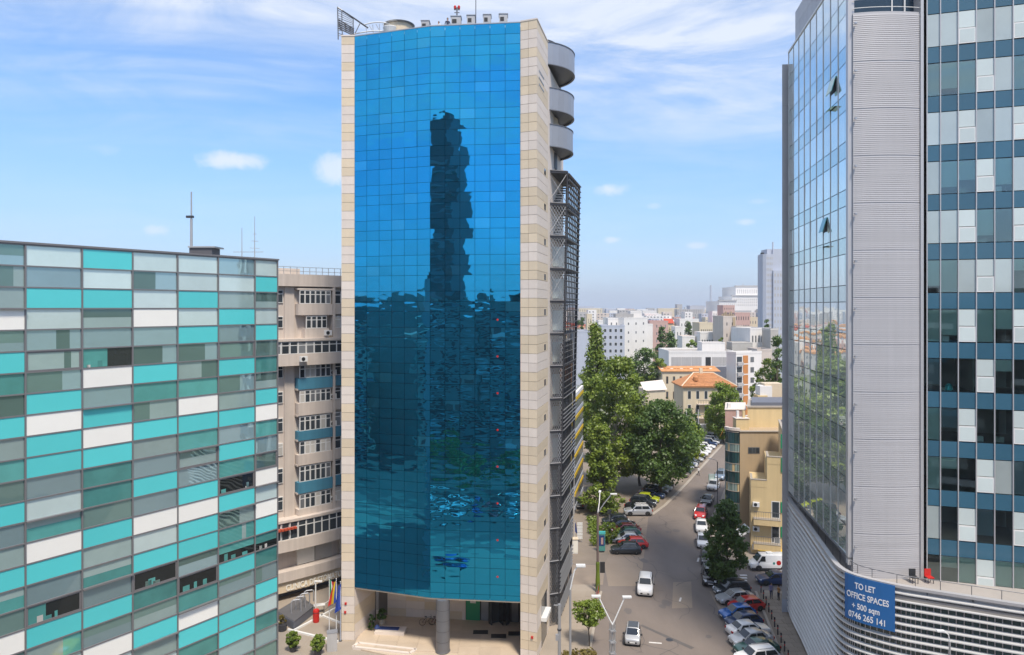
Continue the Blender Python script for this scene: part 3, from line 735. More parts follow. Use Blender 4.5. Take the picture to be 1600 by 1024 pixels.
    c = P(624,45,Y+3); MB().lathe([(1.35,-2.6),(1.35,.25)], c, 20).build('drum','stone_warm',hu); MB().lathe([(1.5,.25),(1.62,.33),(1.2,.48),(.2,.55)], c, 24).build('cap','steel_light',hu)
    c = P(610,45,Y+2); MB().lathe([(.15,-2.3),(.5,-1.0),(.78,.05),(.75,.1)], c, 20).build('dish','white_paint',hu)
    # air-handling boxes along the roof edge
    for i,(x0,x1,y0,y1,Yb) in enumerate(((658,670.5,32.5,46,69.5),(704.5,720,25.5,45,69.0),(729.5,742,24,45,68.9),(755,767,23,45,68.8),(780,793,22,45,68.7))):
        a = P(x0,y0,Yb); b = P(x1,y1,Yb)
        lab = ['low grey roof unit left of the two people on the blue tower','grey roof unit right beside the two people on the blue tower','grey roof unit just left of the tall thin mast','grey roof unit just right of the tall thin mast','grey roof unit nearest the right stone pier of the blue tower'][i]
        ac = thing('roof_unit', ((a.x+b.x)/2, Yb, top-.35), lab, 'roof unit', 'box units along the blue tower roof edge')
        block('casing', ac, ((a.x+b.x)/2,Yb+.5,(a.z+top-.35)/2), (b.x-a.x,1.0,a.z-top+.35), 'galv'); block('lid', ac, ((a.x+b.x)/2,Yb+.5,a.z+.03), (b.x-a.x+.1,1.1,.06), 'steel_light')
        block('intake', ac, (a.x+(b.x-a.x)*.35,Yb-.01,a.z-.48), ((b.x-a.x)*.45,.03,.38), 'dark')
    bm_ = thing('roof_beacon', P(714,24,70), 'beacon post with red lamps on the blue tower roof', 'beacon')
    MB().tube((PX(714,70),70,top-.4),(PX(714,70),70,PZ(12,70)),.07).build('post','steel_mid',bm_)
    for x in (711,717): MB().lathe([(.05,0),(.13,.1),(.13,.3),(.05,.4)], P(x,15,70), 10).build('lamp','red',bm_)
    block('arm', bm_, P(714,15.5,70), (.6,.08,.06), 'steel_mid'); block('arm', bm_, P(714,20,70), (.5,.08,.06), 'steel_mid')
    an = thing('roof_mast', P(743.5,30,70), 'thin tall mast on the blue tower roof running out of the picture top', 'antenna')
    MB().tube((PX(743.5,70),70,top-.4),(PX(743.5,70),70,top+9),.05,.03).build('rod','steel_mid',an); block('base_plate', an, (PX(743.5,70),70,top-.33), (.5,.5,.06), 'galv')
    TB.update(top=top, Sd=Sd, bk=bk)
blue_tower()

# ---- steel escape stair with louvred screen
def escape_stair():
    t = thing('escape_stair', (5,76,0), 'dark steel escape stair tower with louvre screen on the blue tower side', 'escape stair')
    zt = PZ(268,74)
    # corner points bottom / top (the frame narrows downwards)
    A0, A1 = Vector((3.80,73.2,0)), Vector((3.80,73.4,0)); B1 = Vector((5.75,74,0)); B0 = Vector((4.75,73.6,0)); C1 = Vector((7.85,82.6,0)); C0 = Vector((6.75,82.2,0)); D = Vector((5.9,82.2,0))
    def lerp(a,b,s): return a+(b-a)*s
    def cA(z): s=z/zt; return lerp(A0,A1,s)+Vector((0,0,z))
    def cB(z): s=z/zt; return lerp(B0,B1,s)+Vector((0,0,z))
    def cC(z): s=z/zt; return lerp(C0,C1,s)+Vector((0,0,z))
    for fn in (cA,cB,cC): MB().tube(fn(0),fn(zt),.11,n=4).build('post','steel_dark',t)
    nl = 14; fh = zt/nl
    for k in range(nl+1):
        z = k*fh
        a,b,c = cA(z),cB(z),cC(z); d = Vector((5.85,82.2,z))
        MB().hexa([p+Vector((0,0,-.22)) for p in (a,b,c,d)]+[p+Vector((0,0,.0)) for p in (a,b,c,d)]).build('landing','steel_dark',t)
        MB().tube(a,b,.08,n=4).build('beam','steel_mid',t)
        if k == nl: continue
        z2 = z+fh
        if k > 9:
            MB().tube(cA(z+.1),cB(z2-.25),.04,n=4).build('brace','steel_light',t); MB().tube(cB(z+.1),cA(z2-.25),.04,n=4).build('brace','steel_light',t)
        # expanded mesh of crossing wires on the near face, one piece per storey
        if k < 13:
            m = MB(); nn = 6
            for i in range(-nn, nn):
                for sgn in (1,-1):
                    s0 = i/nn; s1 = s0+1.0
                    pts = []
                    for s in (s0, s1):
                        pts.append(s)
                    lo, hi = max(0,s0), min(1,s1)
                    if hi-lo < .05: continue
                    za = z+.08+(lo-s0)*(fh-.35); zb = z+.08+(hi-s0)*(fh-.35)
                    l2, h2 = (lo,hi) if sgn > 0 else (1-lo,1-hi)
                    m.tube(lerp(cA(za),cB(za),l2)+Vector((0,-.03,0)), lerp(cA(zb),cB(zb),h2)+Vector((0,-.03,0)), .022, n=3, cap=False)
            m.build('wire_screen','steel_light' if k>4 else 'steel_mid',t)
        # pale windows of the tower seen through the stair
        q0, q1 = lerp(cA(z),cB(z),.12)+Vector((.25,1.6,.25)), lerp(cA(z),cB(z),.95)+Vector((.15,1.6,.25))
        if k < 12:
            m = MB().hexa([q0,q1,q1+Vector((.02,.1,0)),q0+Vector((.02,.1,0))]+[p+Vector((0,0,fh*.62)) for p in (q0,q1,q1+Vector((.02,.1,0)),q0+Vector((.02,.1,0)))])
            m.build('stair_window','pane_frost' if k>3 else 'win_mid',t)
        # flight of steps
        m = MB()
        for i in range(9):
            s = (i+.5)/9; p = lerp(cA(z)+Vector((.6,2,0)), cC(z)+Vector((-1.3,-1.5,0)), s); m.box(p.x-.45,p.x+.45,p.y-.3,p.y+.3,z+.1+s*fh-.06,z+.1+s*fh)
        m.build('flight','steel_dark',t)
    # right side: posts and louvre blades
    for i in range(1,8):
        s = i/8; MB().tube(lerp(cB(0),cC(0),s),lerp(cB(zt),cC(zt),s),.06,n=4).build('screen_post','steel_dark',t)
    z = .9; k = 0
    while z < zt+.1:
        dense = z < 24
        gap = .42 if dense else .62
        fl = (z % fh)
        if not (fl > fh*.72 and dense) :
            a, c = cB(z), cC(z); d = (c-a).normalized(); n = Vector((d.y,-d.x,0))
            MB().hexa([a+n*.05+Vector((0,0,-.10)), c+n*.05+Vector((0,0,-.10)), c+n*.24+Vector((0,0,-.03)), a+n*.24+Vector((0,0,-.03))]+
                      [a+n*.05+Vector((0,0,-.05)), c+n*.05+Vector((0,0,-.05)), c+n*.24+Vector((0,0,.02)), a+n*.24+Vector((0,0,.02))]).build('louvre_blade','steel_light' if dense else 'steel_mid',t)
        z += gap; k += 1
    # glazing behind the screen
    m = MB()
    a,c,a2,c2 = cB(.3),cC(.3),cB(zt*.62),cC(zt*.62); sh = Vector((-.35,0,0))
    m.quad(a+sh,c+sh,c2+sh,a2+sh); m.build('rear_glazing','win_dark',t)
escape_stair()
# ================================================================== grey and glass office tower (right)
def right_tower():
    t = thing('office_tower', (32,62,0), 'grey clad office tower with mirror curtain wall and blue spandrel bands at right', 'building')
    Bn = Vector((26.5,55.9,0)); Bf = Vector((29.6,76.0,0))
    f = Fac(Bn, Bf); z0, z1 = 13.3, 60.2; n = 9; nb = .55
    w = (f.len-nb)/n
    # backing
    MB().prism([(p.x,p.y) for p in (f.pt(.3,0,-.15), f.pt(f.len,0,-.15), f.pt(f.len,0,-8), f.pt(1.5,0,-6))], z0+.05, z1-.2).build('wall','dark_joint',t)
    fh = 3.82; z = z1-.05; r = 0
    while z > z0+.3:
        for k, h in (('w',2.5),('s',1.32)):
            za = max(z-h, z0)
            if z-za < .25: z = za; continue
            for c in range(n):
                u0 = nb+c*w; u1 = u0+w
                hgt = (z+za)/2
                strip = (r+c*2) % 3 == 0 and k == 'w'
                uu = u0+.03+(.42 if strip else 0)
                if (c, r) in ((1,2),(2,5)):       # tilted open vents
                    p = [f.pt(uu,za+.9,.0), f.pt(u1-.03,za+.9,0), f.pt(u1-.03,za+.9,.62), f.pt(uu,za+.9,.62)]
                    q = [f.pt(uu,z-.05,-.02), f.pt(u1-.03,z-.05,-.02), f.pt(u1-.03,z-.05,.06), f.pt(uu,z-.05,.06)]
                    MB().hexa([f.pt(uu+.5,za+1.0,.36),f.pt(u1-.03,za+1.0,.36),f.pt(u1-.03,za+1.0,.42),f.pt(uu+.5,za+1.0,.42)]+[f.pt(uu+.5,z-.25,.0),f.pt(u1-.03,z-.25,.0),f.pt(u1-.03,z-.25,.06),f.pt(uu+.5,z-.25,.06)]).build('open_vent','pan_E',t)
                    f.piece('opening', t, uu+.5, u1-.03, za+1.0, z-.25, -.03, .006, 'dark')
                f.piece('window_pane' if k == 'w' else 'spandrel_pane', t, uu, u1-.03, za+.03, z-.03, -.05, 0, 'glass_sky' if k == 'w' else 'glass_sky_dim', .0035)
                if strip: f.piece('vent_strip', t, u0+.03, u0+.40, za+.03, z-.03, -.05, .012, 'glass_sky_dim', .003)
            z = za
        r += 1
    for c in range(n+1): f.piece('mullion', t, nb+c*w-.022, nb+c*w+.022, z0, z1, -.06, .05, 'mullion_pale')
    f.piece('corner_post', t, 0, nb-.03, z0-.6, z1, -.4, .06, 'mullion_pale')
    f.piece('edge_rail', t, 0, f.len, z1-.05, z1+.14, -.3, .08, 'white_paint'); f.piece('bottom_rail', t, 0, f.len, z0-.16, z0, -.5, .06, 'steel_mid')
    # perforated roof screen above, set back
    zt = PZ(47,76)+2.4
    fs_ = Fac(f.pt(0,0,-.6), f.pt(f.len*.985,0,-.6))
    for i in range(12):
        for j in range(3): fs_.piece('screen_panel', t, i*fs_.len/12+.02, (i+1)*fs_.len/12-.02, z1-.6+j*1.6, z1-.6+j*1.6+1.57, -.05, 0, 'clad_grey')
    # ---- grey end slab by the street
    a = Vector((PX(1222,76.6),76.6,0)); b = Vector((a.x+1.75,76.4,0)); hs = PZ(101,76.6)
    MB().prism([(a.x,a.y),(b.x,b.y),(b.x+1.6,b.y+4.4),(a.x+1.85,a.y+4.4)], 1.5, hs).build('end_slab','clad_grey',t)
    fe = Fac(a, b)
    for k in range(30): fe.piece('cladding_panel', t, .01, fe.len-.01, 1.5+k*1.9+.01, 1.5+(k+1)*1.9-.01, 0, .03, 'clad_grey')
    MB().prism([(a.x-.05,a.y-.06),(b.x+.6,b.y-.06),(b.x+1.6,b.y+4.4),(a.x+1.8,a.y+4.4)], 0, 1.5).build('plinth','blue_grey_wall',t)
    # ---- corrugated grey wall between the two glass faces
    C0 = Vector((26.75,55.75,0)); C1 = Vector((PX(1437,55.6),55.6,0)); fc = Fac(C0, C1); zc = PZ(21,55.8)
    nseg = 8; zbase = 11.0
    def cp(s): return fc.A+fc.u*(fc.len*s)+fc.n*(.55*sin(pi*s)) if True else None
    def bow(s): p = fc.A+fc.u*(fc.len*s)+fc.n*(.28*(1-(2*s-1)**2)); return p
    pts = [bow(i/nseg) for i in range(nseg+1)]
    MB().prism([(p.x,p.y) for p in pts]+[(C1.x,C1.y+6),(C0.x+2,C0.y+7)], zbase, zc).build('ribbed_wall','clad_grey',t)
    nr = 0; z = zbase+.6
    m_profile = None
    while z < zc-.1:
        # one horizontal rib: a shallow wedge following the bow (shared mesh)
        if m_profile is None:
            mb = MB()
            for a_, b_ in zip(pts, pts[1:]):
                na = fc.n
                p = [a_+na*.0, b_+na*.0, b_+na*.042, a_+na*.042]
                q = [a_+na*.0+Vector((0,0,.115)), b_+na*.0+Vector((0,0,.115)), b_+na*.03+Vector((0,0,.115)), a_+na*.03+Vector((0,0,.115))]
                mb.hexa(p+q)
            m_profile = mb.mesh('rib','clad_grey')
        inst('rib', m_profile, t, Matrix.Translation((0,0,z)))
        z += .152; nr += 1
        if nr % 24 == 0: z += .05
    # roof room above, glazed, with a rail
    MB().prism([(p.x,p.y+1.2) for p in pts]+[(C1.x,C1.y+6),(C0.x+2,C0.y+7)], zc, zc+4).build('roof_room','podium_glass',t)
    for k in range(6): fc.piece('room_mullion', t, .3+k*1.0, .38+k*1.0, zc, zc+4, -.9, -.62, 'white_paint')
    for zz in (.35,1.0): 
        mb = MB(); mb.path([p+Vector((0,0,zc+zz)) for p in pts], .03, 5); mb.build('guard_rail','white_paint',t)
    for k in range(5):
        p = bow(.02)+fc.n*.25; block('wall_light', t, (p.x,p.y,PZ(39,55.8)-k*3.72), (.16,.16,.14), 'steel_light')
    for k in range(5,12):
        p = bow(.02)+fc.n*.25; block('wall_light', t, (p.x,p.y,PZ(39,55.8)-k*3.72), (.16,.16,.14), 'steel_light')
    # light and dark edge strips
    MB().prism([(C1.x,C1.y-.15),(C1.x+.20,C1.y-.2),(C1.x+.20,C1.y+3),(C1.x,C1.y+3)], zbase, zc+6).build('edge_strip','mullion_pale',t)
    MB().prism([(C1.x+.205,C1.y+.1),(C1.x+.42,C1.y+.1),(C1.x+.42,C1.y+3),(C1.x+.205,C1.y+3)], zbase, zc+6).build('edge_gap','dark_joint',t)
    # ---- blue banded facade
    D0 = Vector((C1.x+.42,55.35,0)); dd = Vector((3.06,-1,0)).normalized(); D1 = D0+dd*10.6
    fd = Fac(D0, D1); first = .92; bw = 1.205; ncol = 9
    ed = [0, first]+[first+bw*k for k in range(1,ncol)]
    ztop = PZ(24,55.4)
    fhD = 3.82; sp = 1.27
    rnd2 = random.Random(5)
    for k in range(-1,12):
        zs = ztop-k*fhD           # spandrel bottom = window head
        zw0 = zs-(fhD-sp); 
        for c in range(len(ed)-1):
            u0, u1 = ed[c]+.03, ed[c+1]-.03
            fd.piece('spandrel_panel', t, u0, u1, zs+.03, zs+sp-.03, -.06, 0, 'spandrel', .001)
            if k == 11: zlo = 11.2
            else: zlo = zw0
            sash = (c+(0 if k % 2 else 1)) % 3 == 0 and c > 0
            if sash:
                zm = zlo+1.22
                fd.piece('upper_pane', t, u0, u1, zm+.05, zs-.03, -.06, 0, 'pane_frost', .001)
                sa = fd.piece('sash', t, u0-.02, u1+.02, zlo+.04, zm, -.06, .05, 'white_paint'); fd.piece('sash_pane', sa, u0+.09, u1-.09, zlo+.14, zm-.1, -.05, .056, 'pane_frost')
            else:
                fd.piece('window_pane', t, u0, u1, zlo+.03, zs-.03, -.035, -.02, 'pane_grey' if rnd2.random() < (.42 if k < 6 else .10) else 'glass_clear', .0015)
                x = rnd2.random(); hw = zs-zlo
                x = x*.62+.38 if k < 5 else (x*.8+.2 if k < 7 else x); drop = (0 if x < .30 else (.35 if x < .42 else (.6 if x < .58 else (.8 if x < .7 else 1.0))))
                if k < 2: drop = max(drop, .6 if x > .2 else .0)
                if drop: fd.piece('blind', t, u0, u1, zs-.03-drop*(hw-.08), zs-.04, -.16, -.12, 'blind' if rnd2.random() < .72 else 'blind_mauve')
                if rnd2.random() < .35 and not drop == 1.0:
                    fd.piece('desk_clutter', t, u0+.15, u0+.15+rnd2.uniform(.3,.7), zlo+.02, zlo+rnd2.uniform(.2,.5), -.7, -.4, rnd2.choice(('dark','room_wall','white_paint','brown_wall')))
        # floor slab, ceiling, room partition
        fd.piece('floor_slab', t, 0, fd.len, zs+.1, zs+sp-.1, -5.5, -.07, 'room_floor')
        fd.piece('ceiling_lamp', t, 2.0, 3.2, zs+.05, zs+.09, -2.6, -2.3, 'white_paint'); fd.piece('ceiling_lamp', t, 6.0, 7.2, zs+.05, zs+.09, -2.6, -2.3, 'white_paint')
        for u in (3.3, 6.95): 
            if rnd2.random() < .7: fd.piece('partition', t, u-.05, u+.05, zw0, zs+.1, -5.4, -.6, 'room_wall')
    for u in ed: fd.piece('mullion', t, u-.035, u+.035, 11.2, ztop+fhD+sp, -.07, .075, 'mullion_pale')
    fd.piece('room_back', t, -.3, fd.len, 11, ztop+fhD+sp, -5.7, -5.5, 'room_wall')
    p = fd.pt(1.6, PZ(606,55), -.5); MB().lathe([(.05,-.25),(.3,-.2),(.25,.1),(.1,.3)], p, 10).build('desk_toy','pan_T',t)
    # ---- podium with louvres
    pod = [(29.75,76.7),(28.9,73.0),(28.2,69.0),(27.4,65.0),(26.6,61.0),(25.95,57.7),(25.72,55.7),(26.25,54.1),(28.2,52.3),(30.0,51.3),(32.5,50.05),(35.1,48.75),(39.5,46.9),(44.0,45.2)]
    # smooth it
    def cr(pts, n=3):
        out = []
        for i in range(len(pts)-1):
            p0 = Vector(pts[max(i-1,0)]); p1 = Vector(pts[i]); p2 = Vector(pts[i+1]); p3 = Vector(pts[min(i+2,len(pts)-1)])
            for k in range(n):
                s = k/n; out.append(.5*((2*p1)+(p2-p0)*s+(2*p0-5*p1+4*p2-p3)*s*s+(3*p1-p0-3*p2+p3)*s**3))
        out.append(Vector(pts[-1])); return out
    pp = cr(pod); hp = 12.6
    def offset(pts, o):
        out = []
        for i, p in enumerate(pts):
            a_ = pts[max(i-1,0)]; b_ = pts[min(i+1,len(pts)-1)]; d = (b_-a_).normalized(); n_ = Vector((d.y,-d.x))
            if n_.dot(-p) < 0: n_ = -n_
            out.append(p+n_*o)
        return out
    inner = offset(pp, -.6)
    i0 = 14
    MB().prism([(p.x,p.y) for p in inner[:i0+1]]+[(34,60),(36,77)], .0, hp-1.05).build('podium_wall','clad_grey',t)
    MB().prism([(p.x,p.y) for p in inner[i0:]]+[(45,55),(34,60)], .0, hp-1.05).build('podium_glazing','podium_glass',t)
    # mullions of the podium glazing
    inn2 = offset(pp, -.55)
    for i in range(i0, len(inn2)-1):
        a_, b_ = inn2[i], inn2[i+1]
        for s in (0,.5):
            p = a_+(b_-a_)*s; MB().tube((p.x,p.y,0),(p.x,p.y,hp-1.06),.04,n=4).build('podium_mullion','mullion_pale',t)
    MB().prism([(p.x,p.y) for p in pp]+[(45,55),(36,77)], hp-1.05, hp-.8).build('terrace','flat_roof',t)
    outr = offset(pp, .0)
    mb = MB(); ou = offset(pp,.10); ii = offset(pp,-.3)
    for a_,b_,c_,d_ in zip(ou,ou[1:],ii,ii[1:]): mb.prism([a_,b_,d_,c_], hp-.2, hp)
    mb.build('terrace_parapet','mullion_pale',t)
    mb = MB(); ou = offset(pp,-.2); ii = offset(pp,-.28)
    for a_,b_,c_,d_ in zip(ou,ou[1:],ii,ii[1:]): mb.prism([a_,b_,d_,c_], hp-.8, hp-.2)
    mb.build('parapet_wall','clad_grey',t)
    # louvre blades: shared mesh
    mb = MB(); o1 = offset(pp,.12); o2 = offset(pp,-.12)
    for a_,b_,c_,d_ in zip(o1,o1[1:],o2,o2[1:]):
        lo = [Vector((a_.x,a_.y,-.05)),Vector((b_.x,b_.y,-.05)),Vector((d_.x,d_.y,.04)),Vector((c_.x,c_.y,.04))]
        mb.hexa(lo+[q+Vector((0,0,.075)) for q in lo])
    me = mb.mesh('louvre_blade','louvre')
    for k in range(21): inst('louvre_blade', me, t, Matrix.Translation((0,0,hp-.58-k*.565)))
    mb = None
    for i in range(0, len(pp), 3):
        p = offset(pp,-.16)[i]; MB().tube((p.x,p.y,.2),(p.x,p.y,hp-.3),.05,n=6).build('louvre_post','steel_mid',t)
    # terrace guard and plant
    rail = offset(pp,-.9)
    MB().path([Vector((p.x,p.y,hp+.45)) for p in rail[2:]], .03, 5).build('terrace_rail','steel_mid',t)
    for i in range(2,len(rail),2): MB().tube((rail[i].x,rail[i].y,hp-.8),(rail[i].x,rail[i].y,hp+.45),.025,n=5).build('rail_post','steel_mid',t)
    q = P(1338,870,56.5); MB().box(q.x-.05,q.x+.9,q.y,q.y+.5,hp-.8,PZ(846,56.5)).build('terrace_door_box','steel_mid',t)
    # terrace furniture
    for (x,m_) in ((1452,'red'),(1428,'dark')):
        p = P(x,908,54.6); c = thing('terrace_chair', (p.x,p.y,hp-.8), {1452:'red chair on the terrace below the blue banded facade',1428:'dark chair on the terrace by the ribbed grey wall',1474:'second red chair along the terrace of the right tower'}[x], 'chair')
        block('seat', c, (p.x,p.y,hp-.35), (.5,.5,.08), m_); block('backrest', c, (p.x,p.y+.24,hp-.05), (.5,.06,.5), m_)
        for sx in (-.2,.2):
            for sy in (-.2,.2): block('leg', c, (p.x+sx,p.y+sy,hp-.59), (.04,.04,.4), 'steel_dark')
    # ---- banner: follows the podium corner
    path = offset(pp, .24)
    L_ = [0]
    for a_,b_ in zip(path,path[1:]): L_.append(L_[-1]+(b_-a_).length)
    def at(s):
        for i in range(len(L_)-1):
            if L_[i+1] >= s: 
                k = (s-L_[i])/(L_[i+1]-L_[i]); p = path[i]+(path[i+1]-path[i])*k; d = (path[i+1]-path[i]).normalized(); n_ = Vector((d.y,-d.x)); 
                if n_.dot(-p) < 0: n_ = -n_
                return p, n_
        return path[-1], Vector((0,-1))
    def find(x):
        best = min(range(0,4000), key=lambda i: abs(800+F*at(i*.01)[0].x/at(i*.01)[0].y-x) if at(i*.01)[0].y < 59.5 else 1e9); return best*.01
    s0, s1 = find(1320), find(1398.5)
    bz1, bz0 = hp-.05, hp-3.45
    ba = thing('banner', (*at((s0+s1)/2)[0], bz0), 'blue letting banner with white lettering on the louvred podium', 'banner')
    mb = MB(); nb_ = 12
    for i in range(nb_):
        a_, b_ = at(s0+(s1-s0)*i/nb_), at(s0+(s1-s0)*(i+1)/nb_)
        pa, pb = a_[0], b_[0]; qa, qb = pa-a_[1]*.04, pb-b_[1]*.04
        mb.prism([pa,pb,qb,qa], bz0, bz1)
    mb.build('sheet','banner_blue',ba)
    Wb = s1-s0
    for (s, ca, wf, zc_, h) in (('TO LET',.44,.40,.80,.46),('OFFICE SPACES',.475,.83,.575,.46),('+ 500 sqm',.45,.54,.345,.44),('0746 265 141',.46,.72,.135,.46)):
        vs, fs2 = text_mesh(s, 1.0); xm = max(v[0] for v in vs); xn = min(v[0] for v in vs); ym = max(v[1] for v in vs if True)
        sx = Wb*wf/(xm-xn)
        def mp(v):
            sp_ = s0+Wb*(ca-wf/2)+(v[0]-xn)*sx; p, n_ = at(sp_); p = p+n_*(.004+.012*v[2]); return (p.x,p.y,bz0+(bz1-bz0)*zc_+(v[1]-.35)*h/.72)
        m = MB(); m.add([mp(v) for v in vs], fs2); m.build('lettering','letter_white',ba)
right_tower()

# ================================================================== other buildings
def windows_on(f, t, u0, u1, z0, z1, nu, nz, wf=.5, hf=.55, m='win_dark', frame='white_paint', off=.0, skip=0.0):
    du = (u1-u0)/nu; dz = (z1-z0)/nz
    for j in range(nz):
        for i in range(nu):
            if skip and rnd.random() < skip: continue
            a = u0+du*(i+.5-wf/2); b = a+du*wf; c = z0+dz*(j+.5-hf/2); d = c+dz*hf
            w = f.piece('window', t, a, b, c, d, -.2+off, .03+off, frame) if frame else None
            g = min(.08, (b-a)*.12)
            f.piece('pane', w if w else t, a+g, b-g, c+g, d-g, -.15+off, .045+off, m)
def bldg(name, label, cat, x0, x1, yt, Y, depth, wall, roof='flat_roof', win=None, side=None, skew=0.0, z=None, parapet=.5, group=None, base=0.0):
    """box building: front face from photo column x0 to x1 at distance Y, roof line at photo row yt"""
    A = Vector((PX(x0,Y),Y,0)); B = Vector((PX(x1,Y+skew),Y+skew,0)); top = PZ(yt,Y) if z is None else z
    f = Fac(A,B); t = thing(name, ((A.x+B.x)/2,(A.y+B.y)/2,base), label, cat, group)
    c = [A,B,B-f.n*depth,A-f.n*depth]
    MB().prism([(p.x,p.y) for p in c], base, top).build('wall', wall, t)
    inn = [f.pt(.25,0,-.25),f.pt(f.len-.25,0,-.25),f.pt(f.len-.25,0,-depth+.25),f.pt(.25,0,-depth+.25)]
    MB().prism([(p.x,p.y) for p in inn], top-.05, top+.06).build('roof', roof, t)
    if parapet:
        for (u0,u1,o0,o1) in ((-.05,f.len+.05,-.2,.06),(-.05,f.len+.05,-depth-.05,-depth+.2),(-.05,.2,-depth+.2,-.2),(f.len-.2,f.len+.05,-depth+.2,-.2)):
            f.piece('parapet', t, u0, u1, top-.12, top+parapet, o0, o1, wall)
    if win:
        nu, nz, wf, hf, zlo = win[:5]
        windows_on(f, t, .4, f.len-.4, zlo, top-.4, nu, nz, wf, hf, *(win[5:]))
    if side:
        which, nu, nz, wf, hf, zlo = side[:6]
        g = Fac(A-f.n*depth, A) if which == 'l' else Fac(B, B-f.n*depth)
        g.n = -f.u if which == 'l' else f.u
        windows_on(g, t, .4, g.len-.4, zlo, top-.4, nu, nz, wf, hf, *(side[6:]))
    return t, f, top

# --- yellow striped block behind the blue tower
def striped():
    A = Vector((9.9,112.7,0)); B = Vector((12.5,125.4,0)); f = Fac(A,B); f.n = Vector((f.u.y,-f.u.x,0)); top = 18.6
    t = thing('striped_block', (A.x,A.y,0), 'narrow grey and yellow striped block just behind the blue tower', 'building')
    MB().prism([(p.x,p.y) for p in (A,B,B-f.n*14,A-f.n*14)], 0, top).build('wall','grey_wall',t)
    MB().prism([(p.x,p.y) for p in (f.pt(.2,0,-.2),f.pt(f.len-.2,0,-.2),f.pt(f.len-.2,0,-13.8),f.pt(.2,0,-13.8))], top, top+.12).build('roof','slate_roof',t)
    g = Fac(A-f.n*14, A)
    for k in range(6):
        z = .9+k*3.0
        f.piece('yellow_band', t, .0, f.len, z+2.0, z+2.5, 0, .12, 'yellow'); f.piece('window_band', t, .2, f.len-.2, z+.5, z+1.95, 0, .05, 'win_mid'); f.piece('pale_band', t, 0, f.len, z-.1, z+.45, 0, .1, 'blue_grey_wall')
        g.piece('yellow_panel', t, g.len-1.6, g.len-.3, z+1.2, z+2.4, 0, .08, 'yellow'); g.piece('window', t, g.len-1.7, g.len-.2, z-.1, z+1.1, 0, .05, 'pan_G')
    f.piece('parapet', t, 0, f.len, top, top+.6, -.3, .1, 'white_wall')
striped()

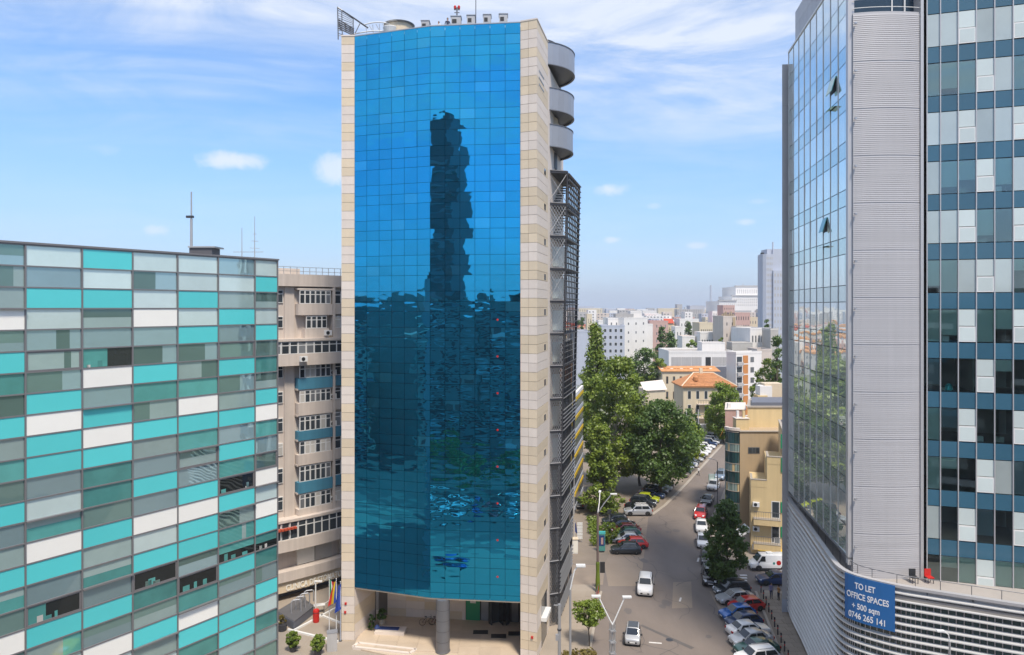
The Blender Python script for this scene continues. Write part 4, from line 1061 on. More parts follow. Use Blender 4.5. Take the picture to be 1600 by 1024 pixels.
# --- yellow stepped apartment house on the right and the brown block with curved glass corner
def yellow_house():
    Y = 95.0
    t = thing('yellow_apartments', (36,95,0), 'yellow stepped apartment house with balconies behind the white van', 'building')
    x0 = PX(1173,Y); f = Fac((x0,Y),(x0+9*.955,Y-9*.297))
    def vol(u0,u1,z0,z1,o0,o1,m='yellow_wall',nm='wall'):
        mb = MB(); f.slab(mb,u0,u1,z0,z1,o0,o1); return mb.build(nm,m,t)
    zA, zB, zC = PZ(750,95), PZ(713,95.5), PZ(667,97)
    vol(0,9,0,zA-.9,-9,0); vol(2.05,9,zA-.9,zB-.8,-9,-.003); vol(4.0,9,zB-.8,zC,-9,-.8)
    # terraces with parapets
    for (u0,u1,z,o) in ((0,2.05,zA-.9,0),(2.05,4.0,zB-.8,0)):
        vol(u0+.2,u1,z,z+.06,-3.2,-.2,'flat_roof','terrace'); vol(u0,u1,z,z+.95,-.2,.02,'yellow_wall','parapet'); vol(u0,u0+.2,z,z+.95,-3.4,-.2,'yellow_wall','parapet')
        vol(u0-.05,u1,z+.95,z+1.05,-.28,.06,'kerbstone','coping'); vol(u0-.05,u0+.25,z+.95,z+1.05,-3.45,-.28,'kerbstone','coping')
    vol(3.95,9,zC,zC+.12,-9.1,-.72,'kerbstone','coping'); vol(4.3,9,zC+.12,zC+.18,-8.7,-1.1,'dark_roof','roof')
    # balconies and french windows
    for k,(yr,yb) in enumerate(((808,798),(846,838))):
        z = PZ(yr,95)
        vol(.35,3.7,z-.75,z,0,.95,'yellow_wall','balcony')
        vol(.33,3.72,z+.02,z+.08,0,.98,'kerbstone','balcony_floor')
        for i in range(12): f.piece('baluster', t, .4+i*.29, .43+i*.29, z+.08, z+1.0, .9, .93, 'steel_mid')
        f.piece('handrail', t, .36, 3.7, z+1.0, z+1.06, .88, .95, 'steel_mid')
        d = f.piece('balcony_door', t, 2.6, 3.65, z+.1, z+2.35, -.2, .03, 'white_paint')
        f.piece('pane', d, 2.7, 3.55, z+.2, z+2.25, -.1, .045, 'win_dark')
        f.piece('shutter', t, 3.75, 4.25, z+.9, z+2.3, .0, .1, 'green')
        ac = f.piece('air_conditioner', t, .25, 1.1, z+1.5, z+2.1, .05, .42, 'white_paint'); p = f.pt(.6,z+1.8,.425); MB().tube(p,p+f.n*.02,.22,n=14).build('fan','dark',ac)
    for (u,m_) in ((.2,1),(1.75,1)):
        z = PZ(857,95); ac = f.piece('air_conditioner', t, u, u+.85, z, z+.62, .05, .42, 'white_paint'); p = f.pt(u+.35,z+.31,.425); MB().tube(p,p+f.n*.02,.22,n=14).build('fan','dark',ac)
    f.piece('yellow_fascia', t, .9, 4.3, PZ(846,95)-.8, PZ(846,95)-.752, 0, 1.0, 'yellow')
    dr = f.piece('entrance_door', t, 2.9, 3.7, .3, 2.5, -.1, .05, 'white_paint'); f.piece('pane', dr, 3.0,3.6,1.2,2.4,-.05,.06,'win_mid')
    for z in (PZ(735,95),PZ(700,95)):
        f.piece('shutter', t, 3.8, 4.3, z, z+1.9, .0 if z < zB-.8 else -.8, .1 if z < zB-.8 else -.7, 'green')
        w = f.piece('window', t, 4.35, 5.3, z, z+1.7, -.9, .03 if z < zB-.8 else -.77, 'white_paint')
    for u in (4.4,4.9,):
        pass
    g = Fac(f.pt(4.0,0,-4.5), f.pt(4.0,0,-.8)); g.n = -f.u
    for u in (.5,1.8): g.piece('arched_window', t, u, u+.7, zB+.2, zB+2.2, 0, .05, 'brown_wall')
    # awning at the side
    a = P(1158,838,97); b = P(1173,826,95.2)
    MB().hexa([Vector((x0-1.5,95.2,PZ(840,95.2))),Vector((x0,95.2,PZ(832,95.2))),Vector((x0,97.5,PZ(832,95.2))),Vector((x0-1.5,97.5,PZ(840,95.2)))]+
              [Vector((x0-1.5,95.2,PZ(840,95.2)+.08)),Vector((x0,95.2,PZ(826,95.2))),Vector((x0,97.5,PZ(826,95.2))),Vector((x0-1.5,97.5,PZ(840,95.2)+.08))]).build('awning','white_paint',t)
    gs = Fac(f.pt(0,0,-6),f.pt(0,0,0)); gs.n = -f.u
    for k in range(3):
        z = .8+k*2.9; w = gs.piece('side_window', t, 3.0, 4.4, z, z+1.6, 0, .04, 'brown_wall'); gs.piece('pane', w, 3.1,4.3,z+.1,z+1.5,0,.055,'win_dark')
    # ---- brown block
    Y2 = 104.0
    b_ = thing('brown_block', (35,104,0), 'tan block with a rounded glazed corner beside the yellow apartments', 'building')
    xa, xb = PX(1156,Y2), PX(1200,Y2)+4; zt = PZ(675,Y2)
    mb = MB(); mb.prism([(xa,Y2),(xb,Y2),(xb+3.1,Y2+9),(xa+3.1,Y2+9)],0,zt); mb.build('wall','brown_wall',b_)
    block('coping', b_, ((xa+xb)/2,Y2+.1,zt+.06), (xb-xa+.1,.5,.12), 'kerbstone')
    ff = Fac((xa,Y2),(xb,Y2)); w = ff.piece('window_strip', b_, 1.2, 2.9, PZ(709,Y2), PZ(699,Y2), -.1, .04, 'steel_mid')
    for k in range(3): ff.piece('pane', w, 1.28+k*.54, 1.76+k*.54, PZ(709,Y2)+.1, PZ(699,Y2)-.1, 0, .05, 'win_dark')
    # rounded glazed corner
    cx, cy, r = xa+.15, Y2+1.9, 1.75
    na = 7
    pts = [(cx+r*cos(R_(268-i*88/na)), cy+r*sin(R_(268-i*88/na))) for i in range(na+1)]
    MB().prism([(xa+.3,Y2+.2)]+[(cx+(r-.12)*cos(R_(268-i*88/na)), cy+(r-.12)*sin(R_(268-i*88/na))) for i in range(na+1)]+[(xa+.3,Y2+3.8)], 0, zt+.1).build('corner_core','dark',b_)
    k = 0; z = zt-.1
    while z > 1:
        h = 1.15 if k % 2 else 1.75
        for i in range(na):
            a_, c_ = pts[i], pts[i+1]; ff2 = Fac(a_, c_)
            ff2.piece('corner_pane', b_, .03, ff2.len-.03, z-h+.05, z-.05, -.06, 0, 'podium_glass' if k % 2 == 0 else ('yellow_wall' if (i+k)%5==0 else 'pan_G'))
            ff2.piece('corner_rail', b_, 0, ff2.len, z-.045, z+.045, -.06, .05, 'kerbstone')
        z -= h; k += 1
    m = MB()
    ou = [(cx+(r+.1)*cos(R_(268-i*88/na)), cy+(r+.1)*sin(R_(268-i*88/na))) for i in range(na+1)]; ii = [(cx+(r-.35)*cos(R_(268-i*88/na)), cy+(r-.35)*sin(R_(268-i*88/na))) for i in range(na+1)]
    for a_,c_,d_,e_ in zip(ou,ou[1:],ii,ii[1:]): m.prism([a_,c_,e_,d_], zt+.1, zt+.5)
    m.build('corner_parapet','stone_pale',b_)
    # terrace boxes
    block('terrace_box', b_, (xa+1.0,Y2+2.6,zt+.8), (1.9,1.5,1.6), 'yellow_wall'); block('terrace_floor', b_, (xa+1.0,Y2+2.6,zt+1.65), (2.1,1.7,.1), 'stone_pale')
    for i in range(2): block('chimney', b_, (xa+.5+i*.9,Y2+2.6,zt+2.2), (.35,.35,1.0), 'yellow_wall' if i else 'white_wall')
    # ---- yellow top block with dark roof
    Y3 = 108.0
    c_ = thing('yellow_block', (40,108,0), 'plain yellow upper block with a dark flat roof above the tan block', 'building')
    xa, xb = PX(1168,Y3), PX(1222,Y3)+5; zt3 = PZ(637,Y3)
    MB().prism([(xa,Y3),(xb,Y3),(xb+2.8,Y3+8),(xa+2.8,Y3+8)],0,zt3).build('wall','yellow_wall',c_)
    MB().prism([(xa-.15,Y3-.15),(xb,Y3-.15),(xb+2.9,Y3+8.1),(xa+2.75,Y3+8.1)],zt3,zt3+.2).build('cornice','kerbstone',c_); MB().prism([(xa+.8,Y3+.5),(xb,Y3+.5),(xb+2.5,Y3+7),(xa+3.0,Y3+7)],zt3+.2,zt3+.7).build('roof','slate_roof',c_)
    for (x,y,w,h,m_) in ((1198,613,2.0,1.9,'white_wall'),(1212,610,3.0,2.0,'stone_warm'),(1192,625,1.6,1.4,'yellow_wall')):
        q = P(x,y,Y3+9); block('roof_box', c_, (q.x,q.y+w*.7,q.z-1.2), (w,1.6+w*.31,h+2.4), m_)
    # ---- pink wall edge
    Y4 = 112.0
    d_ = thing('pink_house', (PX(1135,Y4)+2,Y4,0), 'pink plastered house end showing left of the glazed corner', 'building')
    xa = PX(1133,Y4); zt4 = PZ(641,Y4)
    MB().prism([(xa,Y4),(xa+3.2,Y4),(xa+5.8,Y4+8),(xa+2.6,Y4+8)],0,zt4).build('wall','pink_wall',d_)
    block('lower_wall', d_, (xa+.25,Y4-.02,PZ(705,Y4)/2), (.55,.1,PZ(705,Y4)), 'white_wall'); MB().prism([(xa-.1,Y4-.1),(xa+3.3,Y4-.1),(xa+5.9,Y4+8.1),(xa+2.5,Y4+8.1)],zt4,zt4+.14).build('roof','stone_pale',d_); block('chimney', d_, (xa+.9,Y4+1,zt4+.5), (.5,.5,.9), 'white_wall')
    MB().hexa([P(1125,683,Y4+.5),P(1133,667,Y4+.5),P(1133,667,Y4+3),P(1125,683,Y4+3)]+[P(1125,682,Y4+.5),P(1133,665,Y4+.5),P(1133,665,Y4+3),P(1125,682,Y4+3)]).build('orange_awning','orange_wall',d_)
yellow_house()

# --- hipped orange roof house
def hip_house():
    Y = 185.0; xa, xb = PX(1065,Y), PX(1152,Y); ze = PZ(604,Y); zr = PZ(584,Y+4); d = 12
    t = thing('villa', ((xa+xb)/2,Y,0), 'old yellow villa with hipped orange tile roof', 'house')
    MB().box(xa+.6,xb-.6,Y+.6,Y+d-.6,0,ze).build('wall','cream_wall',t)
    e = [Vector((xa,Y,ze)),Vector((xb,Y,ze)),Vector((xb,Y+d,ze)),Vector((xa,Y+d,ze))]
    r0 = Vector((xa+4.6,Y+d/2,zr)); r1 = Vector((xb-4.6,Y+d/2,zr))
    roof = MB().add(e+[r0,r1,]+[p+Vector((0,0,-.25)) for p in e], [(0,1,5,4),(1,2,5),(2,3,4,5),(3,0,4),(6,7,1,0),(7,8,2,1),(8,9,3,2),(9,6,0,3),(9,8,7,6)]).build('roof','roof_tile',t)
    # courses of tiles on the front slopes
    for k in range(13):
        s = (k+.5)/13; a = e[0].lerp(r0,s); b = e[1].lerp(r1,s)
        n = max(3,int((b-a).length/1.1))
        for i in range(n):
            p = a.lerp(b,(i+.5)/n); ang = math.atan2(zr-ze,d/2)
            M = Matrix.Translation(p+Vector((0,0,.05))) @ Matrix.Rotation(ang,4,'X') @ Matrix.Diagonal(((b-a).length/n-.03,.62,.08,1))
            if (k*17+i) % 1 == 0: inst('roof_tile', UC, roof, M, 'roof_tile')
    for a,b in ((e[0],r0),(e[1],r1),(r0,r1)): MB().tube(a+Vector((0,0,.08)),b+Vector((0,0,.08)),.16,n=6).build('ridge','stone_warm',roof)
    q = r0.lerp(e[0],.5); MB().lathe([(.7,-.4),(.7,.5),(.1,1.0)],(q.x+2,q.y-.6,q.z+.2),10).build('dormer','roof_tile',roof); block('chimney',roof,(r0.x+2,r0.y,zr+.5),(.8,.8,1.6),'stone_warm')
    f = Fac((xa+.6,Y+.6),(xb-.6,Y+.6)); windows_on(f,t,.5,7.0,1.0,ze-.5,3,3,.42,.6,'win_dark','white_paint'); windows_on(f,t,8.5,f.len-.4,1.0,ze-.5,2,3,.3,.55,'win_dark','brown_wall')
    for z in (4.2,7.8): 
        f.piece('balcony', t, 3.5,7.2,z-.2,z,0,1.3,'stone_pale')
        for i in range(9): f.piece('baluster',t,3.6+i*.43,3.68+i*.43,z,z+.9,1.2,1.26,'steel_mid')
        f.piece('handrail',t,3.5,7.2,z+.9,z+.98,1.18,1.28,'steel_mid')
    f.piece('porch', t, 2.6,7.4,0,2.6,.2,2.5,'white_wall')
    for i in range(6): f.piece('porch_column',t,2.7+i*.88,2.95+i*.88,0,2.7,2.5,2.7,'white_wall')
hip_house()

# --- yellow house with rusty metal roof and a small cream annexe
t,f,top = bldg('house','yellow house with a rusty patched metal roof left of the villa','house',1035,1082,580,205,12,'cream_wall','rust_roof',(4,3,.35,.5,1.0,'win_dark','brown_wall'),parapet=0)
mb = MB(); a = [f.pt(-.4,top,.4),f.pt(f.len+8,top,.4),f.pt(f.len+8,top+1.0,-6),f.pt(-.4,top+1.0,-6)]; mb.hexa([p+Vector((0,0,-.15)) for p in a]+a); mb.build('rusty_roof','rust_roof',t)
for i in range(16):
    o_ = (i*.61) % 1; f.piece('roof_patch',t,i*.95,i*.95+.7,top+.2,top+.62,-2.6,-2.2+.0,'pan_W' if i % 3 == 0 else 'orange_wall')
t,f,top = bldg('annexe','small cream annexe with a pale sloping roof beside the tall tree','house',1008,1040,611,172,9,'cream_wall','stone_pale',(3,2,.2,.35,.6,'win_dark',None),parapet=0)
mb = MB(); a = [f.pt(-.3,top+.1,.3),f.pt(f.len+.3,top+.4,.3),f.pt(f.len+.3,top+2.2,-5),f.pt(-.3,top+1.6,-5)]; mb.hexa([p+Vector((0,0,-.12)) for p in a]+a); mb.build('sloping_roof','stone_pale',t)
# --- big flat white/grey building
t,f,top = bldg('flat_building','long low white-banded building with a dark slate strip behind the villa','building',1045,1146,551,230,16,'white_wall','flat_roof',None,parapet=.6)
for i in range(6):
    if i != 3: f.piece('concrete_panel',t,.8+i*3.3,.8+i*3.3+3.2,top-4.2,top-1.5,0,.06,'grey_wall')
f.piece('dark_opening',t,11.9,13.6,top-4.3,top-1.5,0,.08,'dark'); f.piece('slate_strip',t,-.5,f.len+.3,top-8.0,top-4.5,-.1,2.5,'slate_roof')
q = bldg('penthouse','plain white rooftop box on the long white-banded building','rooftop box',1097,1133,536,236,6,'white_wall','flat_roof',None,parapet=.2,base=top)
q = bldg('rooftop_box','low grey rooftop box right of the white rooftop box','rooftop box',1144,1176,536,236,6,'curtain','flat_roof',None,parapet=.2,base=top-2)
# --- tall block with an orange stripe
t,f,top = bldg('striped_flats','narrow flats with a vertical orange stripe beside the villa','building',1150,1190,553,205,4,'white_wall','flat_roof',None,None,skew=4)
f.piece('orange_stripe',t,2.6,4.4,0,top-.6,0,.15,'orange_wall')
for k in range(6):
    f.piece('floor_band',t,2.5,4.5,top-3.2-k*3.0,top-2.9-k*3.0,.15,.2,'white_wall'); f.piece('balcony',t,.2,2.3,top-3.4-k*3.0,top-2.5-k*3.0,0,.7,'grey_wall'); f.piece('loggia',t,.3,2.2,top-2.4-k*3.0,top-.9-k*3.0,0,.05,'win_dark')
    f.piece('window',t,5.4,6.7,top-2.6-k*3.0,top-1.1-k*3.0,0,.06,'win_mid')
# --- white apartments in the middle distance
bldg('apartment_slab','white apartment slab with blank end walls above the round dark trees','building',975,1012,498,335,14,'white_wall','flat_roof',(3,6,.18,.3,2.0,'win_mid',None),skew=10)
bldg('stair_head','white stair tower on top of the white apartment slab','building',985,1003,488,345,8,'white_wall','flat_roof',None)
bldg('apartment_slab','stepped grey-white flats with dark loggias left of the white slab','building',940,976,510,325,14,'blue_grey_wall','flat_roof',(4,7,.5,.5,2.0,'win_dark','white_wall'),('l',3,6,.4,.4,2))
t,f,top = bldg('apartment_slab','upper white storeys with dark roof terrace behind the columnar tree','building',950,985,499,338,12,'white_wall','flat_roof',(4,6,.3,.4,4.0,'win_mid',None))
bldg('rooftop_box','grey recessed rooftop storey on the white apartments','rooftop box',962,990,492,340,8,'grey_wall','dark_roof',(5,1,.6,.5,26,'win_dark',None),base=25)
bldg('apartment_slab','white slab end right of the white apartment slab','building',1005,1020,508,345,12,'white_wall','flat_roof',None)
bldg('warehouse','plain pale grey windowless block left of the columnar tree','building',896,921,519,262,14,'blue_grey_wall','flat_roof',None)
bldg('flats','peach coloured flats with red roof edge behind the poplars','building',1015,1044,503,420,14,'pink_wall','red_tile',(4,5,.3,.4,2,'win_mid',None))
bldg('house','small white house gable between the dark poplars','house',1055,1067,512,330,8,'white_wall','stone_pale',(2,4,.3,.35,2,'win_dark',None))
t,f,top = bldg('house','red roofed house behind the grey-green poplar','house',1040,1052,505,430,9,'cream_wall','red_tile',(3,3,.3,.4,2,'win_mid',None),parapet=0)
mb = MB(); a = [f.pt(-.5,top,.5),f.pt(f.len+.5,top,.5),f.pt(f.len+.5,top+2.6,-4.5),f.pt(-.5,top+2.6,-4.5)]; mb.hexa([p+Vector((0,0,-.2)) for p in a]+a); mb.build('gable_roof','red_tile',t)
bldg('flats','cream flats with a row of small dark windows below the palace','building',1093,1117,506,300,12,'cream_wall','flat_roof',(7,3,.5,.4,6,'win_dark',None))
bldg('flats','lower cream wing with a window strip below the small cream flats','building',1094,1124,521,285,9,'white_wall','flat_roof',(7,2,.6,.35,9,'win_dark',None))
t,f,top = bldg('old_block','brown weathered block with rows of chimneys','building',1130,1150,496,270,14,'beige_wall','dark_roof',(2,6,.2,.3,3,'win_dark',None))
for k in range(7): f.piece('chimney',t,.2+k*.7,.6+k*.7,top,top+1.2+.5*(k%3),-3,-2.4,'brown_wall')
f.piece('dark_shaft',t,f.len-1.3,f.len-.3,0,top,0,.3,'brown_wall')
bldg('old_block','peach block in front of the palace','building',1148,1172,490,420,16,'pink_wall','flat_roof',(6,5,.4,.45,4,'win_dark',None))
bldg('old_block','grey-brown old building with small balconies right of the chimneyed block','building',1150,1176,512,265,10,'beige_wall','dark_roof',(3,3,.3,.4,7,'win_dark',None))
bldg('white_house','white building with five square windows at the foot of the grey high-rise','building',1172,1204,515,240,10,'white_wall','flat_roof',(6,3,.55,.42,8,'win_mid',None),skew=3)
bldg('white_house','pale narrow building next to the right tower edge','building',1204,1216,516,232,8,'curtain','flat_roof',(2,4,.4,.4,6,'win_mid',None))
bldg('white_house','low brown-roofed house under the white building with square windows','house',1183,1206,548,225,9,'beige_wall','dark_roof',(3,2,.3,.4,5,'win_dark',None))
bldg('flats','pale flats with a flat roof left of the cream flats','building',1062,1092,500,420,14,'white_wall','flat_roof',(6,4,.4,.35,4,'win_mid',None))
bldg('house','low pinkish roof between the trees above the long white building','house',1066,1086,527,290,9,'white_wall','rust_roof',None)
bldg('flats','small yellow house far left beside the escape stair','house',917,925,492,520,9,'cream_wall','flat_roof',(2,3,.3,.4,2,'win_mid',None))
bldg('white_house','white low terrace above the columnar tree','building',935,962,502,390,10,'white_wall','flat_roof',(5,2,.4,.4,10,'win_mid',None))
bldg('flats','peach flats in front of the palace wing','building',1130,1148,478,560,16,'pink_wall','flat_roof',(5,8,.35,.4,3,'win_dark',None))
bldg('flats','cream flats with strips of windows below the palace','building',1165,1192,497,430,14,'cream_wall','flat_roof',(6,5,.4,.4,3,'win_mid',None))
# --- grey high-rise next to the right tower
def highrise():
    Y = 300
    t = thing('high_rise', (PX(1205,Y),Y,0), 'pale grey slab high-rise in the distance left of the right tower', 'building')
    r = 4.6; c = (PX(1205,Y)-.6,Y+r); zt = PZ(397,Y)
    xa, xb = PX(1191,Y), PX(1208,Y); MB().prism([(xa,Y+3),(xa+.5,Y+.8),(xa+1.6,Y),(xb,Y),(xb+.6,Y+9),(xa+1.2,Y+9)],0,zt).build('main_wall','blue_grey_wall',t)
    fm = Fac((xa+1.6,Y),(xb,Y)); windows_on(fm,t,.1,fm.len-.1,3,zt-.6,4,22,.62,.5,'grey_wall',None)
    MB().box(PX(1201,Y),PX(1212,Y),Y+2,Y+9,0,PZ(389,Y)).build('core','blue_grey_wall',t)
    MB().box(PX(1209,Y),PX(1224,Y),Y+1,Y+12,0,PZ(389,Y)).build('wing','blue_grey_wall',t); MB().box(PX(1207,Y),PX(1226,Y),Y-1,Y+1,0,PZ(423,Y)).build('front_wing','blue_grey_wall',t)
    f = Fac((PX(1207,Y),Y-1),(PX(1226,Y),Y-1)); windows_on(f,t,.2,f.len-.2,3,PZ(425,Y),4,16,.6,.5,'grey_wall',None)
    block('roof_plant',t,(PX(1195,Y),Y+3,PZ(396,Y)),(1.2,1.2,1.0),'dark'); MB().tube((PX(1213,Y),Y+4,PZ(389,Y)),(PX(1213,Y),Y+4,PZ(377,Y)),.3).build('mast','blue_grey_wall',t)
highrise()
# --- the vast palace on the horizon and the tall chimney
def palace():
    Y = 1350
    t = thing('palace', (PX(1170,Y),Y,0), 'vast pale stepped palace on the far skyline', 'building')
    for (x0,x1,yt,o) in ((1114,1140,471,-40),(1140,1144,476,0),(1144,1210,463,0),(1160,1215,447,40)):
        MB().box(PX(x0,Y),PX(x1,Y),Y+o,Y+o+90,0,PZ(yt,Y)).build('wall','white_wall',t)
        f = Fac((PX(x0,Y),Y+o),(PX(x1,Y),Y+o)); n = max(3,int((x1-x0)/3.2)); 
        if x1-x0 > 10: windows_on(f,t,2,f.len-2,34,PZ(yt,Y)-4,n,3 if yt<470 else 2,.45,.7,'grey_wall',None)
        f.piece('cornice',t,-1,f.len+1,PZ(yt,Y),PZ(yt,Y)+2.0,-6,1.5,'grey_wall')
    MB().tube((PX(1177,Y),Y+60,PZ(447,Y)),(PX(1177,Y),Y+60,PZ(441,Y)),.6).build('flagpole','grey_wall',t)
palace()
q = P(1110.5,446,2600); t = thing('chimney_stack',(q.x,q.y,0),'single tall slender chimney on the horizon','chimney')
MB().tube((q.x,q.y,0),(q.x,q.y,q.z),4.6,3.2,16).build('shaft','blue_grey_wall',t); MB().lathe([(3.5,0),(3.5,2)],(q.x,q.y,q.z-3),16).build('rim','grey_wall',t)
# far blocks that can be told apart
bldg('far_block','wide bluish slab on the horizon at the left','building',901,928,479.5,1500,40,'blue_grey_wall','flat_roof',None)
bldg('far_block','small square tower block on the horizon near the middle','building',1058,1066,476,1600,20,'grey_wall','flat_roof',None)
bldg('far_block','low bluish slab on the horizon left of the tall chimney','building',1078,1101,478,1500,30,'blue_grey_wall','flat_roof',None)
bldg('far_block','pale slab block below the horizon right of the tall chimney','building',1113,1132,487,700,16,'white_wall','flat_roof',(8,5,.4,.4,4,'win_mid',None))
# ---- the rest of the far city reads as one mass
def far_city():
    r = random.Random(3); mb = MB()
    for i in range(2600):
        Y = 360*(3900/360)**r.random()**.85; ang = r.uniform(-.62,.62)
        X = Y*ang
        if 870 < 800+F*ang < 1235 and Y < 560: continue
        w = r.uniform(9,30)*(1 if Y<1200 else 1.6); d = r.uniform(9,25); h = r.choice((6,8,9,11,14,17,20,24,28))*r.uniform(.8,1.15)
        if Y < 800: h = min(h, 16)
        h = min(h, 33+Y*.0035)
        mb.cur = r.choice((0,0,0,1,1,2,3,4,5)); mb.box(X-w/2,X+w/2,Y,Y+d,-.02,h)
        if r.random() < .5 and h < 18:
            mb.cur = r.choice((6,7,7)); mb.box(X-w/2-.3,X+w/2+.3,Y-.3,Y+d+.3,h,h+.8)
        if Y < 1300:
            mb.cur = 8
            nz = int(h//3.2)
            for k in range(nz):
                for j in range(int(w//4)):
                    x = X-w/2+1.2+j*4; mb.box(x,x+1.6,Y-.08,Y+.02,1+k*3.2,2.5+k*3.2)
    o = mb.build('far_city',['white_wall','grey_wall','beige_wall','cream_wall','pink_wall','blue_grey_wall','red_tile','rust_roof','win_mid'],kind='stuff')
    tag(o,'hazy mass of small far-off city buildings below the horizon','city')
far_city()
# ---- what stands behind the photographer, seen only mirrored in the facades
def behind():
    r = random.Random(8); mb = MB()
    def blk(X0,X1,Y,d,h,m):
        mb.cur = m; mb.box(X0,X1,Y-d,Y,-.02,h); w = X1-X0
        for k in range(int(h//2.9)):
            z = .9+k*2.9; j = 0; x = X0+.6
            while x < X1-2:
                ww = r.choice((1.1,1.5,2.4)); mb.cur = r.choice((5,5,5,5,0)); mb.box(x,x+ww,Y-.05,Y+.06,z,z+1.5); x += ww+r.choice((.5,.8,1.6))
            if r.random() < .75:
                x = X0+r.uniform(0,w*.4); mb.cur = r.choice((0,8,8,8,2,7)); mb.box(x,x+r.uniform(.3,.6)*w,Y-.05,Y+1.1,z-.9,z+.05)
        mb.cur = 2
        for q in range(5): x = r.uniform(X0,X1-2); mb.box(x,x+r.uniform(.6,2.5),Y-6,Y-3,h,h+r.uniform(.5,2.2))
    x = -78
    while x < 60:
        w = r.uniform(12,20); h = 35.3+r.uniform(-1.5,1.2)
        if not (-4 < x+w and x < 14): blk(x,x+w,-22+r.uniform(-3,2),14,h,r.choice((0,1,3,1,4)))
        else: blk(x,x+w,-60,14,h-6,1)
        x += w+.4
    for i in range(60):
        Y = -r.uniform(90,380); X = r.uniform(-330,190); w = r.uniform(14,34); blk(X-w/2,X+w/2,Y,16,r.uniform(18,38),r.choice((0,1,2,3,4)))
    for i in range(26):
        Y = r.uniform(-50,66); X = -r.uniform(66,150); w = 14; h = r.uniform(22,37); mb.cur = r.choice((0,1,2,3)); mb.box(X-w,X,Y-18,Y,-.02,h)
        for k in range(int(h//3)):
            mb.cur = 5
            for j in range(6): mb.box(X-.05,X+.06,Y-17+j*2.8,Y-15.3+j*2.8,.9+k*3,2.4+k*3)
            mb.cur = r.choice((0,6,7)); mb.box(X-.05,X+1.0,Y-16,Y-5,.1+k*3,.9+k*3)
    o = mb.build('mirrored_city',['curtain','concrete_a','concrete_b','concrete_a','concrete_b','win_dark','curtain','blue_panel','white_wall'],kind='stuff')
    tag(o,'city blocks mirrored in the lower blue glass facade','city')
    structure('yard', MB().quad((-75,-20,.02),(75,-20,.02),(75,33,.02),(-75,33,.02)), 'yard')  # unseen dark ground sheet, added to darken the low reflections in the glass
    t = thing('mirrored_tower',(-40,-45,0),'slim dark tower mirrored in the middle of the blue glass facade','building')
    MB().box(-46,-39.2,-58,-45,0,76).build('wall','steel_dark',t); MB().box(-46,-40.8,-58,-45,76,82).build('stair_head','steel_dark',t); MB().box(-44,-41.5,-56,-46,82,84).build('plant_room','dark',t)
    f = Fac((-46,-45),(-39.2,-45)); f.n = Vector((0,1,0))
    for k in range(23):
        f.piece('balcony_band',t,0,f.len-(k%3)*1.2,2+k*3.1,2.9+k*3.1,0,.9 if k % 2 else .6,'steel_mid'); f.piece('window_band',t,.4,f.len-.4,3.1+k*3.1,4.6+k*3.1,0,.05,'win_dark')
behind()
# ================================================================== trees
def leaves(centers, radii, per, size, seed, up=.35):
    r = np.random.default_rng(seed); n = len(centers)*per
    c = np.repeat(np.array(centers), per, 0); rad = np.repeat(np.array(radii), per)
    d = r.normal(size=(n,3)); d /= np.linalg.norm(d,axis=1)[:,None]
    p = c+d*(rad*r.random(n)**.45)[:,None]*np.array([1,1,.8])
    nrm = d*.6+r.normal(size=(n,3))*.55+np.array([0,0,up]); nrm /= np.linalg.norm(nrm,axis=1)[:,None]
    a = np.cross(nrm, r.normal(size=(n,3))); a /= np.linalg.norm(a,axis=1)[:,None]; b = np.cross(nrm,a)
    s = size*(.6+.8*r.random(n))[:,None]
    v = np.stack([p-a*s*.5, p+b*s*.32, p+a*s*.5, p-b*s*.32],1).reshape(-1,3)
    return v
def leafmesh(name, v, m):
    n = len(v)//4; me = bpy.data.meshes.new(name)
    me.vertices.add(len(v)); me.vertices.foreach_set('co', v.astype(np.float32).ravel())
    me.loops.add(len(v)); me.loops.foreach_set('vertex_index', np.arange(len(v),dtype=np.int32))
    me.polygons.add(n); me.polygons.foreach_set('loop_start', np.arange(0,4*n,4,dtype=np.int32)); me.polygons.foreach_set('loop_total', np.full(n,4,dtype=np.int32))
    me.materials.append(getmat(m)); me.update(); me.validate(); return me
